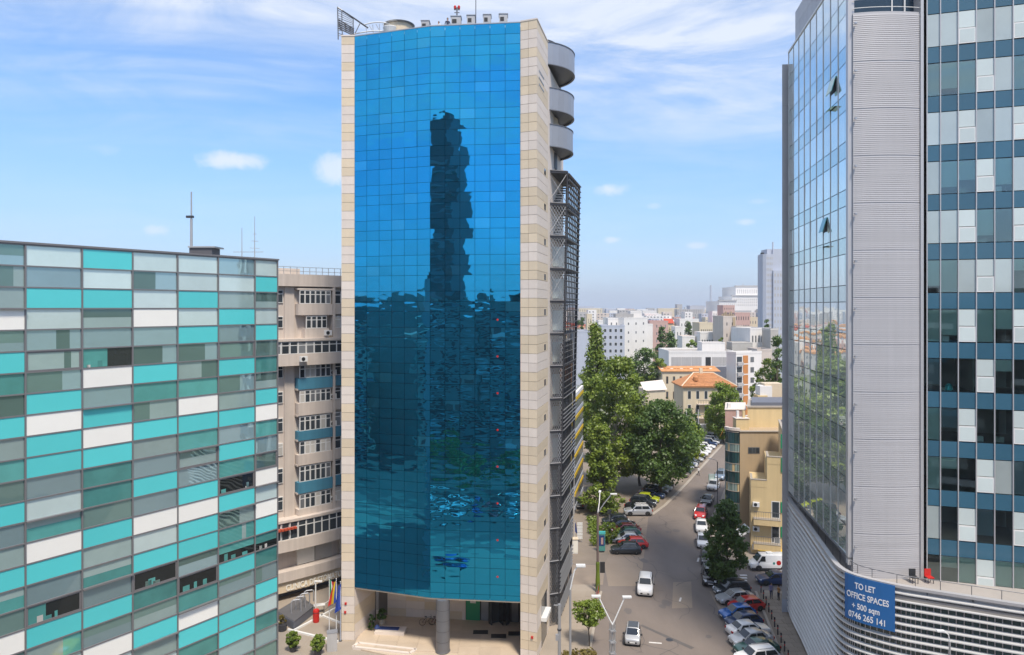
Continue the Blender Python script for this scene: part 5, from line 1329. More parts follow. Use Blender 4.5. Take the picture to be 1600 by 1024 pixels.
def tree(name, label, cat, x, y, h, cw, z0=1.5, shape='round', leaf='leaf_mid', seed=1, clumps=70, per=60, size=.42, bark='bark', trunk_r=None, group=None, zb=0.0, lean=0.0):
    """crown centred over (x,y), width cw, from height z0 to h"""
    r = random.Random(seed); t = thing(name, (x,y,zb), label, cat, group); tr = trunk_r or max(.10, h*.016)
    cen, rad = [], []
    H = h-z0
    for i in range(clumps):
        if shape == 'poplar':
            q = r.random(); k = (q**.5 if q < .15 else 1)*(1-max(0,q-.55)/.45*.85)*(.55+.45*min(1,q/.25))
        elif shape == 'cone':
            q = r.random()**1.25; k = (1-q*.88)*(.55+.45*min(1,q/.12))
        elif shape == 'tall':
            q = r.random(); k = (.45+.55*sin(pi*min(1,q*.85+.12)))*(1-.45*max(0,q-.6)/.4)
        else:
            q = r.random(); k = math.sqrt(max(.06,1-(2*q-1)**2))
        a = r.uniform(0,2*pi); rr = cw/2*k*(r.random()**.42)*(.80+.35*r.random()*abs(sin(a*2.5+seed)))
        cr_ = cw*(.085 if shape != 'poplar' else .17)*r.uniform(.7,1.35)
        cen.append((x+lean*q+rr*cos(a), y+rr*sin(a), zb+z0+q*(H-cr_*.4))); rad.append(cr_*1.25)
    mb = MB()
    sect = [(0,1.25),(.12,.95),(.4,.75),(.75,.4),(1,.16)]
    topz = z0+H*(.80 if shape != 'round' else .62)
    off = [(r.uniform(-.02,.02)*h, r.uniform(-.02,.02)*h) for _ in sect]; off[0] = (0,0)
    pts = [(Vector((x+o[0]+lean*s*.5,y+o[1],zb+s*topz)), tr*k) for (s,k),o in zip(sect,off)]
    for (a,ra),(b,rb) in zip(pts,pts[1:]): mb.tube(a,b,ra,rb,8)
    for i in range(min(clumps, 26)):
        c = Vector(cen[i*len(cen)//min(clumps,26)]); s = max(.18,min(.9,(c.z-zb)/topz*.62)); base = None
        for (a,ra),(b,rb),(sa,_),(sb,_2) in zip(pts,pts[1:],sect,sect[1:]):
            if sa <= s <= sb: base = a.lerp(b,(s-sa)/(sb-sa)); br = ra+(rb-ra)*(s-sa)/(sb-sa)
        mid = base.lerp(c,.5)+Vector((0,0,.05*h*r.random()-.01*h)); mb.tube(base,mid,br*.45,br*.28,5,False); mb.tube(mid,c,br*.28,br*.08,5,False)
    mb.build('trunk',bark,t)
    o = bpy.data.objects.new('crown', leafmesh('crown', leaves(cen,rad,per,size,seed), leaf)); reg(o, Matrix(), t)
    return t
def gpt(x,Y): return PX(x,Y), Y
X,Y = gpt(930,150); tree('poplar_tree','tall columnar poplar standing before the pale grey block','tree',X,Y,PZ(505,150),5.4,2.5,'poplar','leaf_mid',3,190,75,.5)
X,Y = gpt(965,127); tree('tall_tree','tall loose-crowned tree with pale trunk, tallest of the car park trees','tree',X-.6,Y,PZ(558,127),11.8,3.0,'tall','leaf_mid',5,170,85,.50,'bark_pale',.30,lean=.8)
X,Y = gpt(928,133); tree('tall_tree','green tree tucked between the striped block and the tall loose-crowned tree','tree',X,Y,PZ(590,133),6.5,3,'round','leaf_mid',15,70,60,.5)
X,Y = gpt(1028,124); tree('broad_tree','broad dark tree overhanging the parked cars by the road bend','tree',X+.6,Y,PZ(628,124),13.0,3.0,'round','leaf_dark',7,190,80,.48,'bark',.32)
X,Y = gpt(1000,131); tree('broad_tree','middling green tree behind the broad dark one','tree',X,Y,PZ(640,131),9,2.5,'round','leaf_mid',17,100,65,.48)
X,Y = gpt(941,113.5); tree('conical_tree','conical olive-green tree at the corner of the car park','tree',X,Y,PZ(663,113.5),7.6,.9,'cone','leaf_mid',9,130,75,.42)
X,Y = gpt(1062,141); tree('street_tree','light green tree overhanging the far parked cars','tree',X,Y,PZ(650,141),9.0,3.0,'round','leaf_bright',11,110,65,.45)
X,Y = gpt(1071,150); tree('street_tree','small tree with lime-yellow leaves above the far parked cars','tree',X,Y,PZ(652,150),5.0,5.0,'round','leaf_yellow',12,40,50,.5)
X,Y = gpt(1090,146); tree('street_tree','low lime-yellow sapling leaning over a white parked car','tree',X-1,Y,PZ(700,146),4.5,2.2,'round','leaf_yellow',13,26,40,.45)
X,Y = gpt(1092,168); tree('street_tree','dark bushy tree past the lime-yellow one along the far kerb','tree',X-2,Y,PZ(640,168),7,1.5,'round','leaf_dark',14,60,55,.5)
X,Y = gpt(1131,172); tree('round_tree','bright round green tree in front of the villa','tree',X,Y,PZ(598,172),8.8,1.5,'round','leaf_bright',21,130,70,.48)
X,Y = gpt(1122,180); tree('round_tree','darker green tree low beside the bright round tree','tree',X,Y,PZ(630,180),8,1.0,'round','leaf_mid',22,60,55,.5)
X,Y = gpt(1006,215); tree('round_tree','dark round tree below the white apartment slab','tree',X,Y,PZ(545,215),12.5,3,'round','leaf_dark',23,120,60,.65)
X,Y = gpt(1030,210); tree('round_tree','olive tree right of the dark round tree','tree',X,Y,PZ(560,210),8,2,'round','leaf_mid',24,60,55,.65)
X,Y = gpt(990,185); tree('round_tree','green tree filling the gap behind the tall loose-crowned tree','tree',X,Y,PZ(585,185),9,2,'round','leaf_mid',25,70,55,.6)
X,Y = gpt(1048,275); tree('poplar_tree','dark poplar right of the peach flats','tree',X,Y,PZ(517,275),6.8,3,'poplar','leaf_dark',26,60,55,.8)
X,Y = gpt(1034,320); tree('poplar_tree','grey-green poplar in front of the peach flats','tree',X,Y,PZ(512,320),5.5,3,'poplar','leaf_dark',27,50,50,.9)
X,Y = gpt(1076,330); tree('poplar_tree','small dark poplar above the long white-banded building','tree',X,Y,PZ(502,330),5.5,3,'poplar','leaf_dark',28,45,50,.9)
X,Y = gpt(1079,270); tree('round_tree','yellow-green tree behind the long white-banded building','tree',X,Y,PZ(531,270),8,3,'round','leaf_bright',29,45,50,.8)
X,Y = gpt(1127,250); tree('round_tree','small olive tree on the roof line right of the white rooftop box','tree',X,Y,PZ(528,250),5,3,'round','leaf_mid',30,30,45,.8)
X,Y = gpt(1199,178); tree('round_tree','green tree behind the yellow apartments near the right tower','tree',X,Y,PZ(562,178),8.5,3,'round','leaf_mid',31,100,60,.55)
X,Y = gpt(1214,172); tree('round_tree','tall thin tree touching the right tower edge','tree',X,Y,PZ(525,172),4.5,3,'poplar','leaf_dark',32,60,55,.55)
X,Y = gpt(1197,285); tree('poplar_tree','short poplar at the foot of the grey high-rise','tree',X,Y,PZ(497,285),4.0,3,'poplar','leaf_dark',33,36,45,.8)
X,Y = gpt(914,190); tree('round_tree','low tree at the foot of the pale grey block','tree',X,Y,PZ(585,190),8,1,'round','leaf_mid',34,50,50,.6)
for i,(x,Yd,yt,lab) in enumerate(((903,400,500,'small dark far poplar beside the escape stair'),(910,410,497,'second small far poplar beside the escape stair'),(905,330,515,'low far tree group edge left of the poplar'))):
    X,Y = gpt(x,Yd); tree('far_tree',lab,'tree',X,Y,PZ(yt,Yd),5 if i<2 else 12,3 if i<2 else 1,'poplar' if i<2 else 'round','leaf_dark' if i<2 else 'leaf_mid',40+i,30,40,1.0)
p = G(1136,916); tree('street_tree','dense dark street tree at the right kerb before the parked cars','tree',p.x-.1,p.y,PZ(783,84.2),5.1,.9,'tall','leaf_dark',51,190,85,.30,'bark',.14)
p = G(921,1012); tree('street_tree','small round-headed street tree on the left pavement','tree',p.x,p.y,PZ(940,69),3.3,2.3,'round','leaf_mid',52,60,70,.22,'bark',.06,zb=.12)
p = G(962,858); tree('shrub','leafy shrub in front of the first parked hatchback on the left','shrub',p.x-.5,p.y+2.6,2.9,3.2,.3,'round','leaf_mid',53,45,60,.26)
for i,(x,y,lab) in enumerate(((458,1017,'clipped round shrub in a pot nearest the turquoise block'),(497,1024,'second clipped round shrub in a pot beside the grey box'))):
    p = G(x,1020+i*6); t = tree('potted_shrub',lab,'shrub',p.x,p.y,1.9,1.35,.55,'round','leaf_mid',60+i,90,80,.13,zb=.12); MB().lathe([(.28,0),(.38,.5),(.34,.5)],(p.x,p.y,.12),14).build('pot','steel_dark',t)
p = G(441,987); t = tree('potted_plant','reddish plant in a dark tub by the clinic ramp','plant',p.x,p.y,1.6,.9,.6,'round','leaf_dry',63,16,30,.2,zb=.12); MB().lathe([(.42,0),(.5,.65),(.45,.65)],(p.x,p.y,.12),16).build('tub','steel_dark',t)
p = G(597,973,.3); t = tree('potted_plant','spiky dark plant by the porch wall of the blue tower','plant',p.x,p.y-.2,1.5,1.2,.5,'round','leaf_dark',64,14,30,.35,zb=.3); MB().lathe([(.3,0),(.4,.5)],(p.x,p.y-.2,.3),14).build('pot','stone_warm',t)
p = G(575,985,.3); tree('potted_plant','dark upright plant beside the left pier of the blue tower','plant',p.x+.35,p.y,1.7,.8,.2,'round','leaf_dark',65,14,30,.25,zb=.3)
# dry grass and low hedge by the near pavement
def grass():
    r = np.random.default_rng(5); pts = []
    for i in range(260):
        s = r.random(); Yp = 58+s*9.6; Xp = (2.8+(Yp-58)*.22)+r.random()*3.0
        pts.append((Xp,Yp,.12+.25*r.random()))
    v = leaves(pts,[.35]*len(pts),14,.32,6,up=.1); o = bpy.data.objects.new('dry_grass',leafmesh('dry_grass',v,'leaf_dry')); reg(o,Matrix(),None); tag(o,'dry yellowish low planting beside the left pavement','grass',kind='stuff')
    pts = [(11.0+r.random()*1.2+(Yp-95)*.05,Yp,.3+.3*r.random()) for Yp in 98+12*r.random(60)]
    v = leaves(pts,[.5]*len(pts),22,.35,7); o = bpy.data.objects.new('planting',leafmesh('planting',v,'leaf_mid')); reg(o,Matrix(),None); tag(o,'strip of low green planting at the foot of the striped block','plants',kind='stuff')
grass()

# ================================================================== cars
def paint(name, c, metal=.25, rough=.28):
    return mat(name, c, rough, metal, var=.03, scale=1.5, coat=.8, spec=.5)
for n_,c_ in (('c_white',(.74,.74,.73)),('c_silver',(.46,.47,.48)),('c_grey',(.20,.21,.22)),('c_black',(.018,.019,.022)),('c_dark',(.035,.042,.05)),('c_red',(.52,.022,.018)),('c_blue',(.012,.12,.42)),
              ('c_navy',(.012,.035,.11)),('c_maroon',(.14,.02,.025)),('c_green',(.02,.085,.07)),('c_taupe',(.22,.19,.17)),('c_lime',(.45,.52,.02)),('c_bluegrey',(.20,.26,.34))):
    paint(n_,c_, .0 if n_ in ('c_white','c_red') else .3)
mat('tyre',(.018,.018,.018),.85,var=.1); mat('rim',(.42,.43,.44),.3,.8,var=.05); mat('car_glass',(.012,.016,.02),.04,var=0,spec=.9); mat('lamp_clear',(.75,.77,.80),.1,var=0,spec=.9); mat('lamp_red',(.38,.01,.01),.2,var=0); mat('plastic',(.03,.03,.032),.6,var=.05); mat('plate',(.75,.75,.73),.5,var=0)
KIND = {  # L, W, H, belt, windscreen base/top, roof end, rear base (fractions from the nose), hood height, tail height
 'hatch': (4.05,1.74,1.47,.92,.25,.41,.80,.965,.86,.93), 'sedan': (4.55,1.78,1.43,.92,.27,.42,.72,.86,.84,.94), 'suv': (4.40,1.84,1.66,1.06,.26,.39,.86,.975,1.0,1.06),
 'wagon': (4.60,1.80,1.48,.93,.25,.40,.86,.975,.86,.95), 'van': (5.05,1.94,1.97,1.12,.15,.27,.965,.985,1.0,1.1), 'micro': (2.72,1.56,1.55,.98,.17,.34,.86,.965,.92,1.0), 'pickup': (4.9,1.85,1.75,1.08,.26,.37,.62,.66,1.02,1.08)}
PROTO = {}
def car_meshes(kind):
    L,Wd,Hh,belt,wb,wt,re,rb,hood,tail = KIND[kind]; hw = Wd/2
    # ---- lower body loft; x runs from the nose (+L/2) backwards
    st = [(0.0,.36,.60,.72),(.012,.27,.70,.84),(.05,.22,hood-.14,.93),(.11,.20,hood-.05,.975),(wb-.01,.20,belt-.02,1.0),(.42,.20,belt,1.0),(.70,.20,belt+.015,1.0),(.88,.21,tail,.985),(.965,.24,tail-.03,.94),(.992,.30,tail-.14,.88),(1.0,.40,tail-.26,.80)]
    if kind == 'pickup': st = [s if s[0] < .66 else (s[0],s[1],belt-.02,s[3]) for s in st]
    m = MB(); ring = []
    for (s,zb,zt,w) in st:
        x = L/2-s*L; y = hw*w; zm = zb+(zt-zb)*.45
        ring.append([(x,-y*.90,zb),(x,-y*.985,zb+.08),(x,-y,zm),(x,-y*.965,zt-.10),(x,-y*.90,zt-.025),(x,-y*.5,zt+.012),(x,0,zt+.02),(x,y*.5,zt+.012),(x,y*.90,zt-.025),(x,y*.965,zt-.10),(x,y,zm),(x,y*.985,zb+.08),(x,y*.90,zb)])
    n = 13; vs = [p for r_ in ring for p in r_]; fs = []
    for k in range(len(ring)-1):
        for i in range(n-1): fs.append((k*n+i,k*n+i+1,(k+1)*n+i+1,(k+1)*n+i))
        fs.append((k*n+n-1,k*n,(k+1)*n,(k+1)*n+n-1))
    fs.append(tuple(range(n-1,-1,-1))); fs.append(tuple((len(ring)-1)*n+i for i in range(n)))
    m.add(vs,fs)
    # ---- cabin
    xs = lambda s: L/2-s*L
    yb, yt = hw*.93, hw*.74; zr = Hh; ze = Hh-.09; zb = belt-.03
    secs = [(wb,zb,zb+.01,yb*.86,yb*.86),(wt,zb,ze,yb,yt),((wt+re)/2,zb,ze+.02,yb,yt*1.02),(re,zb,ze-.01,yb,yt),(rb,zb,zb+.03,yb*.93,yb*.86)]
    ring = []
    for (s,z0_,z1_,y0_,y1_) in secs:
        x = xs(s); cr_ = .07 if z1_ > zb+.2 else .01
        ring.append([(x,-y0_,z0_),(x,-y1_,z1_),(x,-y1_*.86,z1_+cr_*.7),(x,-y1_*.4,z1_+cr_*1.1),(x,y1_*.4,z1_+cr_*1.1),(x,y1_*.86,z1_+cr_*.7),(x,y1_,z1_),(x,y0_,z0_)])
    n = 8; vs = [p for r_ in ring for p in r_]; fs = []
    for k in range(len(ring)-1):
        for i in range(n-1): fs.append((k*n+i,k*n+i+1,(k+1)*n+i+1,(k+1)*n+i))
    m.add(vs,fs)
    body = m.mesh('body','c_white',True)
    try: body.set_sharp_from_angle(angle=R_(38))
    except Exception: pass
    P_ = [('body',body,None)]
    def pane(name, quad, nrm, th=.012):
        q = [Vector(p) for p in quad]; nv = Vector(nrm).normalized()*th; mb = MB(); mb.hexa([p-nv*.8 for p in q]+[p+nv for p in q]); P_.append((name, mb.mesh(name,'car_glass'), None))
    def lerp(a,b,s): return tuple(a[i]+(b[i]-a[i])*s for i in range(3))
    # windscreen and rear window
    A = (xs(wb),0,zb+.03); B = (xs(wt),0,ze+.05)
    def cross(s,y0_,y1_,a,b): return [(a[0]+(b[0]-a[0])*s, sgn*(y0_+(y1_-y0_)*s)*.90, a[2]+(b[2]-a[2])*s) for sgn in (-1,1)]
    l0 = cross(.06,yb*.86,yt,A,B); l1 = cross(.93,yb*.86,yt,A,B); pane('windscreen',[l0[0],l0[1],l1[1],l1[0]],(B[2]-A[2],0,A[0]-B[0]),.03)
    A = (xs(rb),0,zb+.05); B = (xs(re),0,ze+.04); s0 = .12 if kind in ('sedan',) else .32
    if kind == 'van': s0 = .45
    l0 = cross(s0,yb*.86,yt,A,B); l1 = cross(.90,yb*.86,yt,A,B); pane('rear_window',[l0[0],l0[1],l1[1],l1[0]],(-(B[2]-A[2]),0,B[0]-A[0] if B[0]>A[0] else 1),.03)
    # side windows
    def side(sgn, a, b, ta, tb):
        f0 = lambda s: sgn*(yb+(yt-yb)*s+.004)
        z = lambda s: zb+(ze-zb)*s
        q = [(xs(a),f0(.14),z(.14)),(xs(b),f0(.14),z(.14)),(xs(tb),f0(.90),z(.90)),(xs(ta),f0(.90),z(.90))]
        pane('side_window',q,(0,sgn*(ze-zb),(yb-yt)),.014)
    mid = (wt+re)/2-.01; fr = wb+(wt-wb)*.30
    for sgn in (-1,1):
        if kind == 'van': side(sgn,wb+.05,.36,wt+.01,.36)
        elif kind in ('micro','pickup'): side(sgn,fr+.02,re-.03,wt+.02,re-.04)
        else:
            side(sgn,fr+.02,mid-.01,wt+.015,mid-.01); side(sgn,mid+.012,re+(rb-re)*.42,mid+.012,re-.01)
    # wheels
    wr = .315 if kind not in ('suv','van','pickup') else .36
    ty = MB(); ty.lathe([(wr*.62,-.10),(wr*.94,-.105),(wr,-.07),(wr,.07),(wr*.94,.105),(wr*.62,.10)],(0,0,0),20); tm = ty.mesh('tyre','tyre')
    rm = MB(); rm.lathe([(wr*.63,-.085),(wr*.66,.0),(wr*.63,.085),(wr*.2,.10)],(0,0,0),20); rmm = rm.mesh('rim','rim')
    for fx in ((.185,.815) if kind != 'micro' else (.16,.84)):
        for sgn in (-1,1):
            M = Matrix.Translation((xs(fx),sgn*(hw-.10),wr)) @ Matrix.Rotation(-sgn*pi/2,4,'X'); P_.append(('wheel',tm,M)); P_.append(('>rim',rmm,M))
            a = MB()   # dark arch behind the tyre
            pts = [(xs(fx)+(wr+.055)*cos(R_(i*180/10)), wr+(wr+.055)*sin(R_(i*180/10))) for i in range(11)]
            a.add([(px_,sgn*(hw-.02),pz_) for px_,pz_ in pts]+[(px_,sgn*(hw+.004),pz_) for px_,pz_ in pts],[tuple(range(11)),tuple(range(21,10,-1))]+[(i,i+1,12+i,11+i) for i in range(10)])
            P_.append(('wheel_arch',a.mesh('wheel_arch','plastic'),None))
    for sgn in (-1,1):
        h = MB(); yl = hw*.62*sgn; x0 = L/2
        h.hexa([(x0-.26,sgn*hw*.93,.60),(x0-.02,sgn*hw*.70,.60),(x0-.02,sgn*hw*.46,.60),(x0-.3,sgn*hw*.5,.60),(x0-.34,sgn*hw*.90,hood-.13),(x0-.10,sgn*hw*.70,hood-.17),(x0-.08,sgn*hw*.46,hood-.17),(x0-.34,sgn*hw*.5,hood-.13)]); P_.append(('headlight',h.mesh('headlight','lamp_clear'),None))
        h = MB(); x1 = -L/2; h.box(x1+.0,x1+.22,sgn*hw*.62 if sgn>0 else -hw*.90,sgn*hw*.90 if sgn>0 else -hw*.62,tail-.34,tail-.12); P_.append(('tail_light',h.mesh('tail_light','lamp_red'),None))
        h = MB(); h.box(xs(fr)-.08,xs(fr)+.07,min(sgn*(hw-.02),sgn*(hw+.17)),max(sgn*(hw-.02),sgn*(hw+.17)),belt+.0,belt+.13); P_.append(('wing_mirror',h.mesh('wing_mirror','plastic'),None))
    h = MB(); h.box(L/2-.12,L/2+.006,-hw*.55,hw*.55,.36,.52); P_.append(('grille',h.mesh('grille','plastic'),None))
    h = MB(); h.box(L/2-.06,L/2+.016,-.26,.26,.40,.51); P_.append(('number_plate',h.mesh('number_plate','plate'),None))
    h = MB(); h.box(-L/2-.012,-L/2+.06,-.26,.26,.56,.67); P_.append(('number_plate',h.mesh('number_plate','plate'),None))
    h = MB(); h.box(-L/2+.14,L/2-.14,-hw*.93,hw*.93,.17,.30); P_.append(('sill',h.mesh('sill','plastic'),None))
    if kind == 'micro':
        h = MB(); h.hexa([(xs(re-.02),-yt*.86,Hh-.05),(xs(wt+.03),-yt*.86,Hh-.05),(xs(wt+.03),yt*.86,Hh-.05),(xs(re-.02),yt*.86,Hh-.05),(xs(re-.02),-yt*.8,Hh+.02),(xs(wt+.03),-yt*.8,Hh+.02),(xs(wt+.03),yt*.8,Hh+.02),(xs(re-.02),yt*.8,Hh+.02)]); P_.append(('roof_panel',h.mesh('roof_panel','car_glass'),None))
    if kind == 'suv':
        for sgn in (-1,1):
            h = MB(); h.tube((xs(wt+.05),sgn*yt*.88,Hh+.03),(xs(re-.03),sgn*yt*.88,Hh+.03),.025,n=5); P_.append(('roof_rail',h.mesh('roof_rail','steel_light'),None))
    if kind == 'van':
        h = MB(); h.box(-.4,.3,-.35,.35,Hh-.02,Hh+.12); P_.append(('roof_vent',h.mesh('roof_vent','white_paint'),None))
        h = MB(); h.lathe([(.3,-.006),(.3,.006)],(0,0,0),14); P_.append(('emblem',h.mesh('emblem','red'),Matrix.Translation((-.9,hw*.985,1.05)) @ Matrix.Rotation(pi/2,4,'X')))
        h = MB(); h.lathe([(.16,-.006),(.16,.006)],(0,0,0),14); P_.append(('emblem',h.mesh('emblem','pan_E'),Matrix.Translation((-.3,hw*.985,1.0)) @ Matrix.Rotation(pi/2,4,'X')))
        h = MB(); h.box(-L/2+.02,L/2-.1,-hw*.995,hw*.995,.20,.42); P_.append(('bumper_strip',h.mesh('bumper_strip','plastic'),None))
    return P_
def car(kind, color, x, y, heading, label, group=None, scale=1.0, z=.0, low=False, cat='car', name=None):
    if kind not in PROTO: PROTO[kind] = car_meshes(kind)
    o = thing(name or {'van':'van','micro':'small_car','pickup':'pickup'}.get(kind,'car'), (x,y,z), label, cat, group, 0)
    M0 = Matrix.Translation((x,y,z)) @ Matrix.Rotation(R_(heading),4,'Z') @ Matrix.Scale(scale,4)
    o.matrix_basis = M0; WM[o.name] = M0; last = None
    for (nm,me,M) in PROTO[kind]:
        if low and nm in ('wing_mirror','number_plate','grille','>rim'): continue
        sub = nm[0] == '>'; q = bpy.data.objects.new(nm.strip('>'), me); reg(q, M0 @ (M or Matrix()), last if sub else o)
        if nm == 'body': q.material_slots[0].link = 'OBJECT'; q.material_slots[0].material = MATS[color]
        if not sub: last = q
    return o
GP = 'cars parked nose-in along the right pavement'
car('suv','c_white',15.55,82.8,257.6,'white crossover driving towards the viewer in the middle of the street')
car('micro','c_silver',11.95,70.2,257.6,'tiny silver two-seater with dark roof driving at the bottom of the street')
# nose-in row on the right
row = [('suv','c_dark',81.6,0,'dark grey estate with roof rails next to the dense street tree'),('sedan','c_silver',79.4,0,'silver saloon second from the dense street tree in the nose-in row'),
       ('hatch','c_red',77.4,1.1,'red hatchback between the silver saloon and the bright blue car'),('hatch','c_blue',75.4,-.2,'bright blue hatchback in the nose-in row'),
       ('hatch','c_navy',73.45,.1,'darker blue hatchback squeezed behind the bright blue one'),('sedan','c_white',71.5,0,'white saloon parked tail to the road next to the darker blue hatchback',1),
       ('sedan','c_silver',69.55,-.1,'silver saloon third from the bottom of the nose-in row'),('sedan','c_green',67.6,.1,'very dark green saloon between the two pale cars at the bottom'),
       ('suv','c_white',65.6,-.2,'white estate with roof rails cut by the picture bottom'),('sedan','c_grey',63.5,.3,'grey car roof just showing at the picture bottom')]
for r_ in row:
    k,c,yy,dx,lab = r_[:5]; nose = 23.2-(81.6-yy)*.15+dx; hd = 192.0-(180 if len(r_) > 5 else 0)
    hv = Vector((cos(R_(192)),sin(R_(192)),0)); L_ = KIND[k][0]*.95
    ctr = Vector((nose,yy-.3,0))-hv*(L_/2); car(k,c,ctr.x,ctr.y,hd,lab,GP,.95)
# kerb-side row on the right
for (k,c,x,y,h,lab) in (('suv','c_black',23.8,85.6,257.6,'black car at the right kerb just before the dense street tree'),('hatch','c_black',25.3,92.0,257.6,'black car half hidden behind the dense street tree'),
    ('hatch','c_white',26.5,98.6,257.6,'white hatchback behind the tree, nearest of the two whites at the right kerb'),('sedan','c_white',28.1,105.4,257,'white saloon behind the red car at the right kerb'),
    ('suv','c_red',29.7,111.8,250,'red off-roader parked at the right kerb'),('sedan','c_black',32.9,119.6,245,'black saloon beyond the red off-roader'),
    ('suv','c_white',36.6,129.0,245,'white car with a red front beyond the black saloon'),('suv','c_bluegrey',40.2,136.8,245,'dark blue-grey car at the far right kerb by the pale post')):
    car(k,c,x,y,h,lab,'cars along the right kerb')
car('van','c_white',32.4,89.6,180,'white delivery van with a red round mark below the yellow apartments',None,1,0,False,'van')
car('sedan','c_navy',31.5,84.9,180,'dark navy car behind the two standing people')
# nose-out row on the left
for i,(k,c,x,lab) in enumerate((('hatch','c_dark',15.3,'dark blue-grey hatchback at the near end of the left row'),('hatch','c_red',16.6,'red hatchback second in the left row'),('sedan','c_silver',16.2,'silver car third in the left row'),
    ('hatch','c_green',16.5,'dark green car fourth in the left row'),('sedan','c_maroon',16.5,'dark maroon car fifth in the left row'),('sedan','c_black',16.2,'black saloon sixth in the left row'),('hatch','c_dark',15.7,'dark car at the far end of the left row'))):
    car(k,c,x,95.4+i*2.12,180+rnd.uniform(-3,3),lab,'cars parked side by side on the left')
car('suv','c_silver',20.0,112.9,181,'silver off-roader standing alone by the side entrance on the left')
def kx(Y): return 25.4+(Y-118)*.4735
for i,(k,c,lab) in enumerate((('sedan','c_black','black saloon right behind the silver off-roader'),('suv','c_dark','dark off-roader second behind the silver off-roader'),('hatch','c_lime','lime green hatchback under the broad dark tree'),('sedan','c_navy','navy saloon under the broad dark tree'),
    ('suv','c_black','black off-roader under the broad dark tree'),('sedan','c_silver','silver saloon deep under the broad dark tree'),('hatch','c_dark','dark hatchback at the far edge of the broad dark tree'))):
    Yc = 115.6+i*2.5; car(k,c,kx(Yc)-3.6,Yc,-22,lab,'cars parked under the trees on the left',1,.02)
far = [('sedan','c_taupe','taupe saloon nearest of the far left row'),('suv','c_green','dark green off-roader beside the taupe saloon'),('hatch','c_white','white hatchback behind the dark green off-roader'),('suv','c_white','white off-roader under the lime-yellow sapling'),
       ('hatch','c_dark','dark car past the lime-yellow sapling'),('sedan','c_silver','silver saloon with pale blue bonnet, middle of the far left row'),('sedan','c_black','black saloon after the middle silver one in the far left row'),('suv','c_white','white off-roader beyond the black saloon'),
       ('sedan','c_white','first of three white saloons in the far left row'),('hatch','c_white','second of three white cars in the far left row'),('sedan','c_white','third of three white cars in the far left row'),('suv','c_navy','navy car nosing out beyond the white cars'),
       ('sedan','c_silver','silver car at the far left row near the dark bushy tree'),('hatch','c_white','white car near the end of the far left row'),('suv','c_silver','silver off-roader near the end of the far left row'),('hatch','c_white','last white car before the villa')]
for i,(k,c,lab) in enumerate(far):
    Yc = 138.5+i*2.75; car(k,c,kx(Yc)-2.9,Yc,-24+rnd.uniform(-3,3),lab,'far row of cars on the left',1,.02,low=True)
car('hatch','c_dark',11.2,117.5,80,'dark car in the lane beside the striped block')
car('sedan','c_blue',-12.5,44.6,10,'blue car mirrored low in the blue glass facade')
car('van','yellow',1.5,36,190,'yellow van mirrored low in the right of the blue glass facade',None,1,0,False,'van')

r9 = random.Random(9)
for yy in (20.5,):
    for i in range(11):
        if r9.random() < .8: car(r9.choice(('hatch','sedan','suv')),r9.choice(('c_white','c_silver','c_grey','c_blue','c_white','c_red','c_dark')),-27+i*2.9,yy,90 if yy < 30 else 270,('first','second','third','fourth','fifth','sixth','seventh','eighth','ninth','tenth','eleventh')[i]+' car from the left in the '+('upper' if yy < 30 else 'lower')+' row mirrored in the blue glass','cars mirrored in the blue glass',1,.02,low=True)
def mirrored_trees():
    cen, rad = [], []
    for i in range(13):
        tx, ty, hh = -52+i*5.6+r9.uniform(-1,1), r9.uniform(0,13), r9.uniform(7,12)
        if abs(tx) < 3: continue
        for k in range(24): cen.append((tx+r9.gauss(0,1.5),ty+r9.gauss(0,1.4),hh*(.35+.6*r9.random()))); rad.append(1.1)
    o = bpy.data.objects.new('mirrored_trees',leafmesh('mirrored_trees',leaves(cen,rad,45,.5,77),'leaf_mid')); reg(o,Matrix(),None); tag(o,'row of tree crowns mirrored in the lower blue glass','trees',kind='stuff')
mirrored_trees()

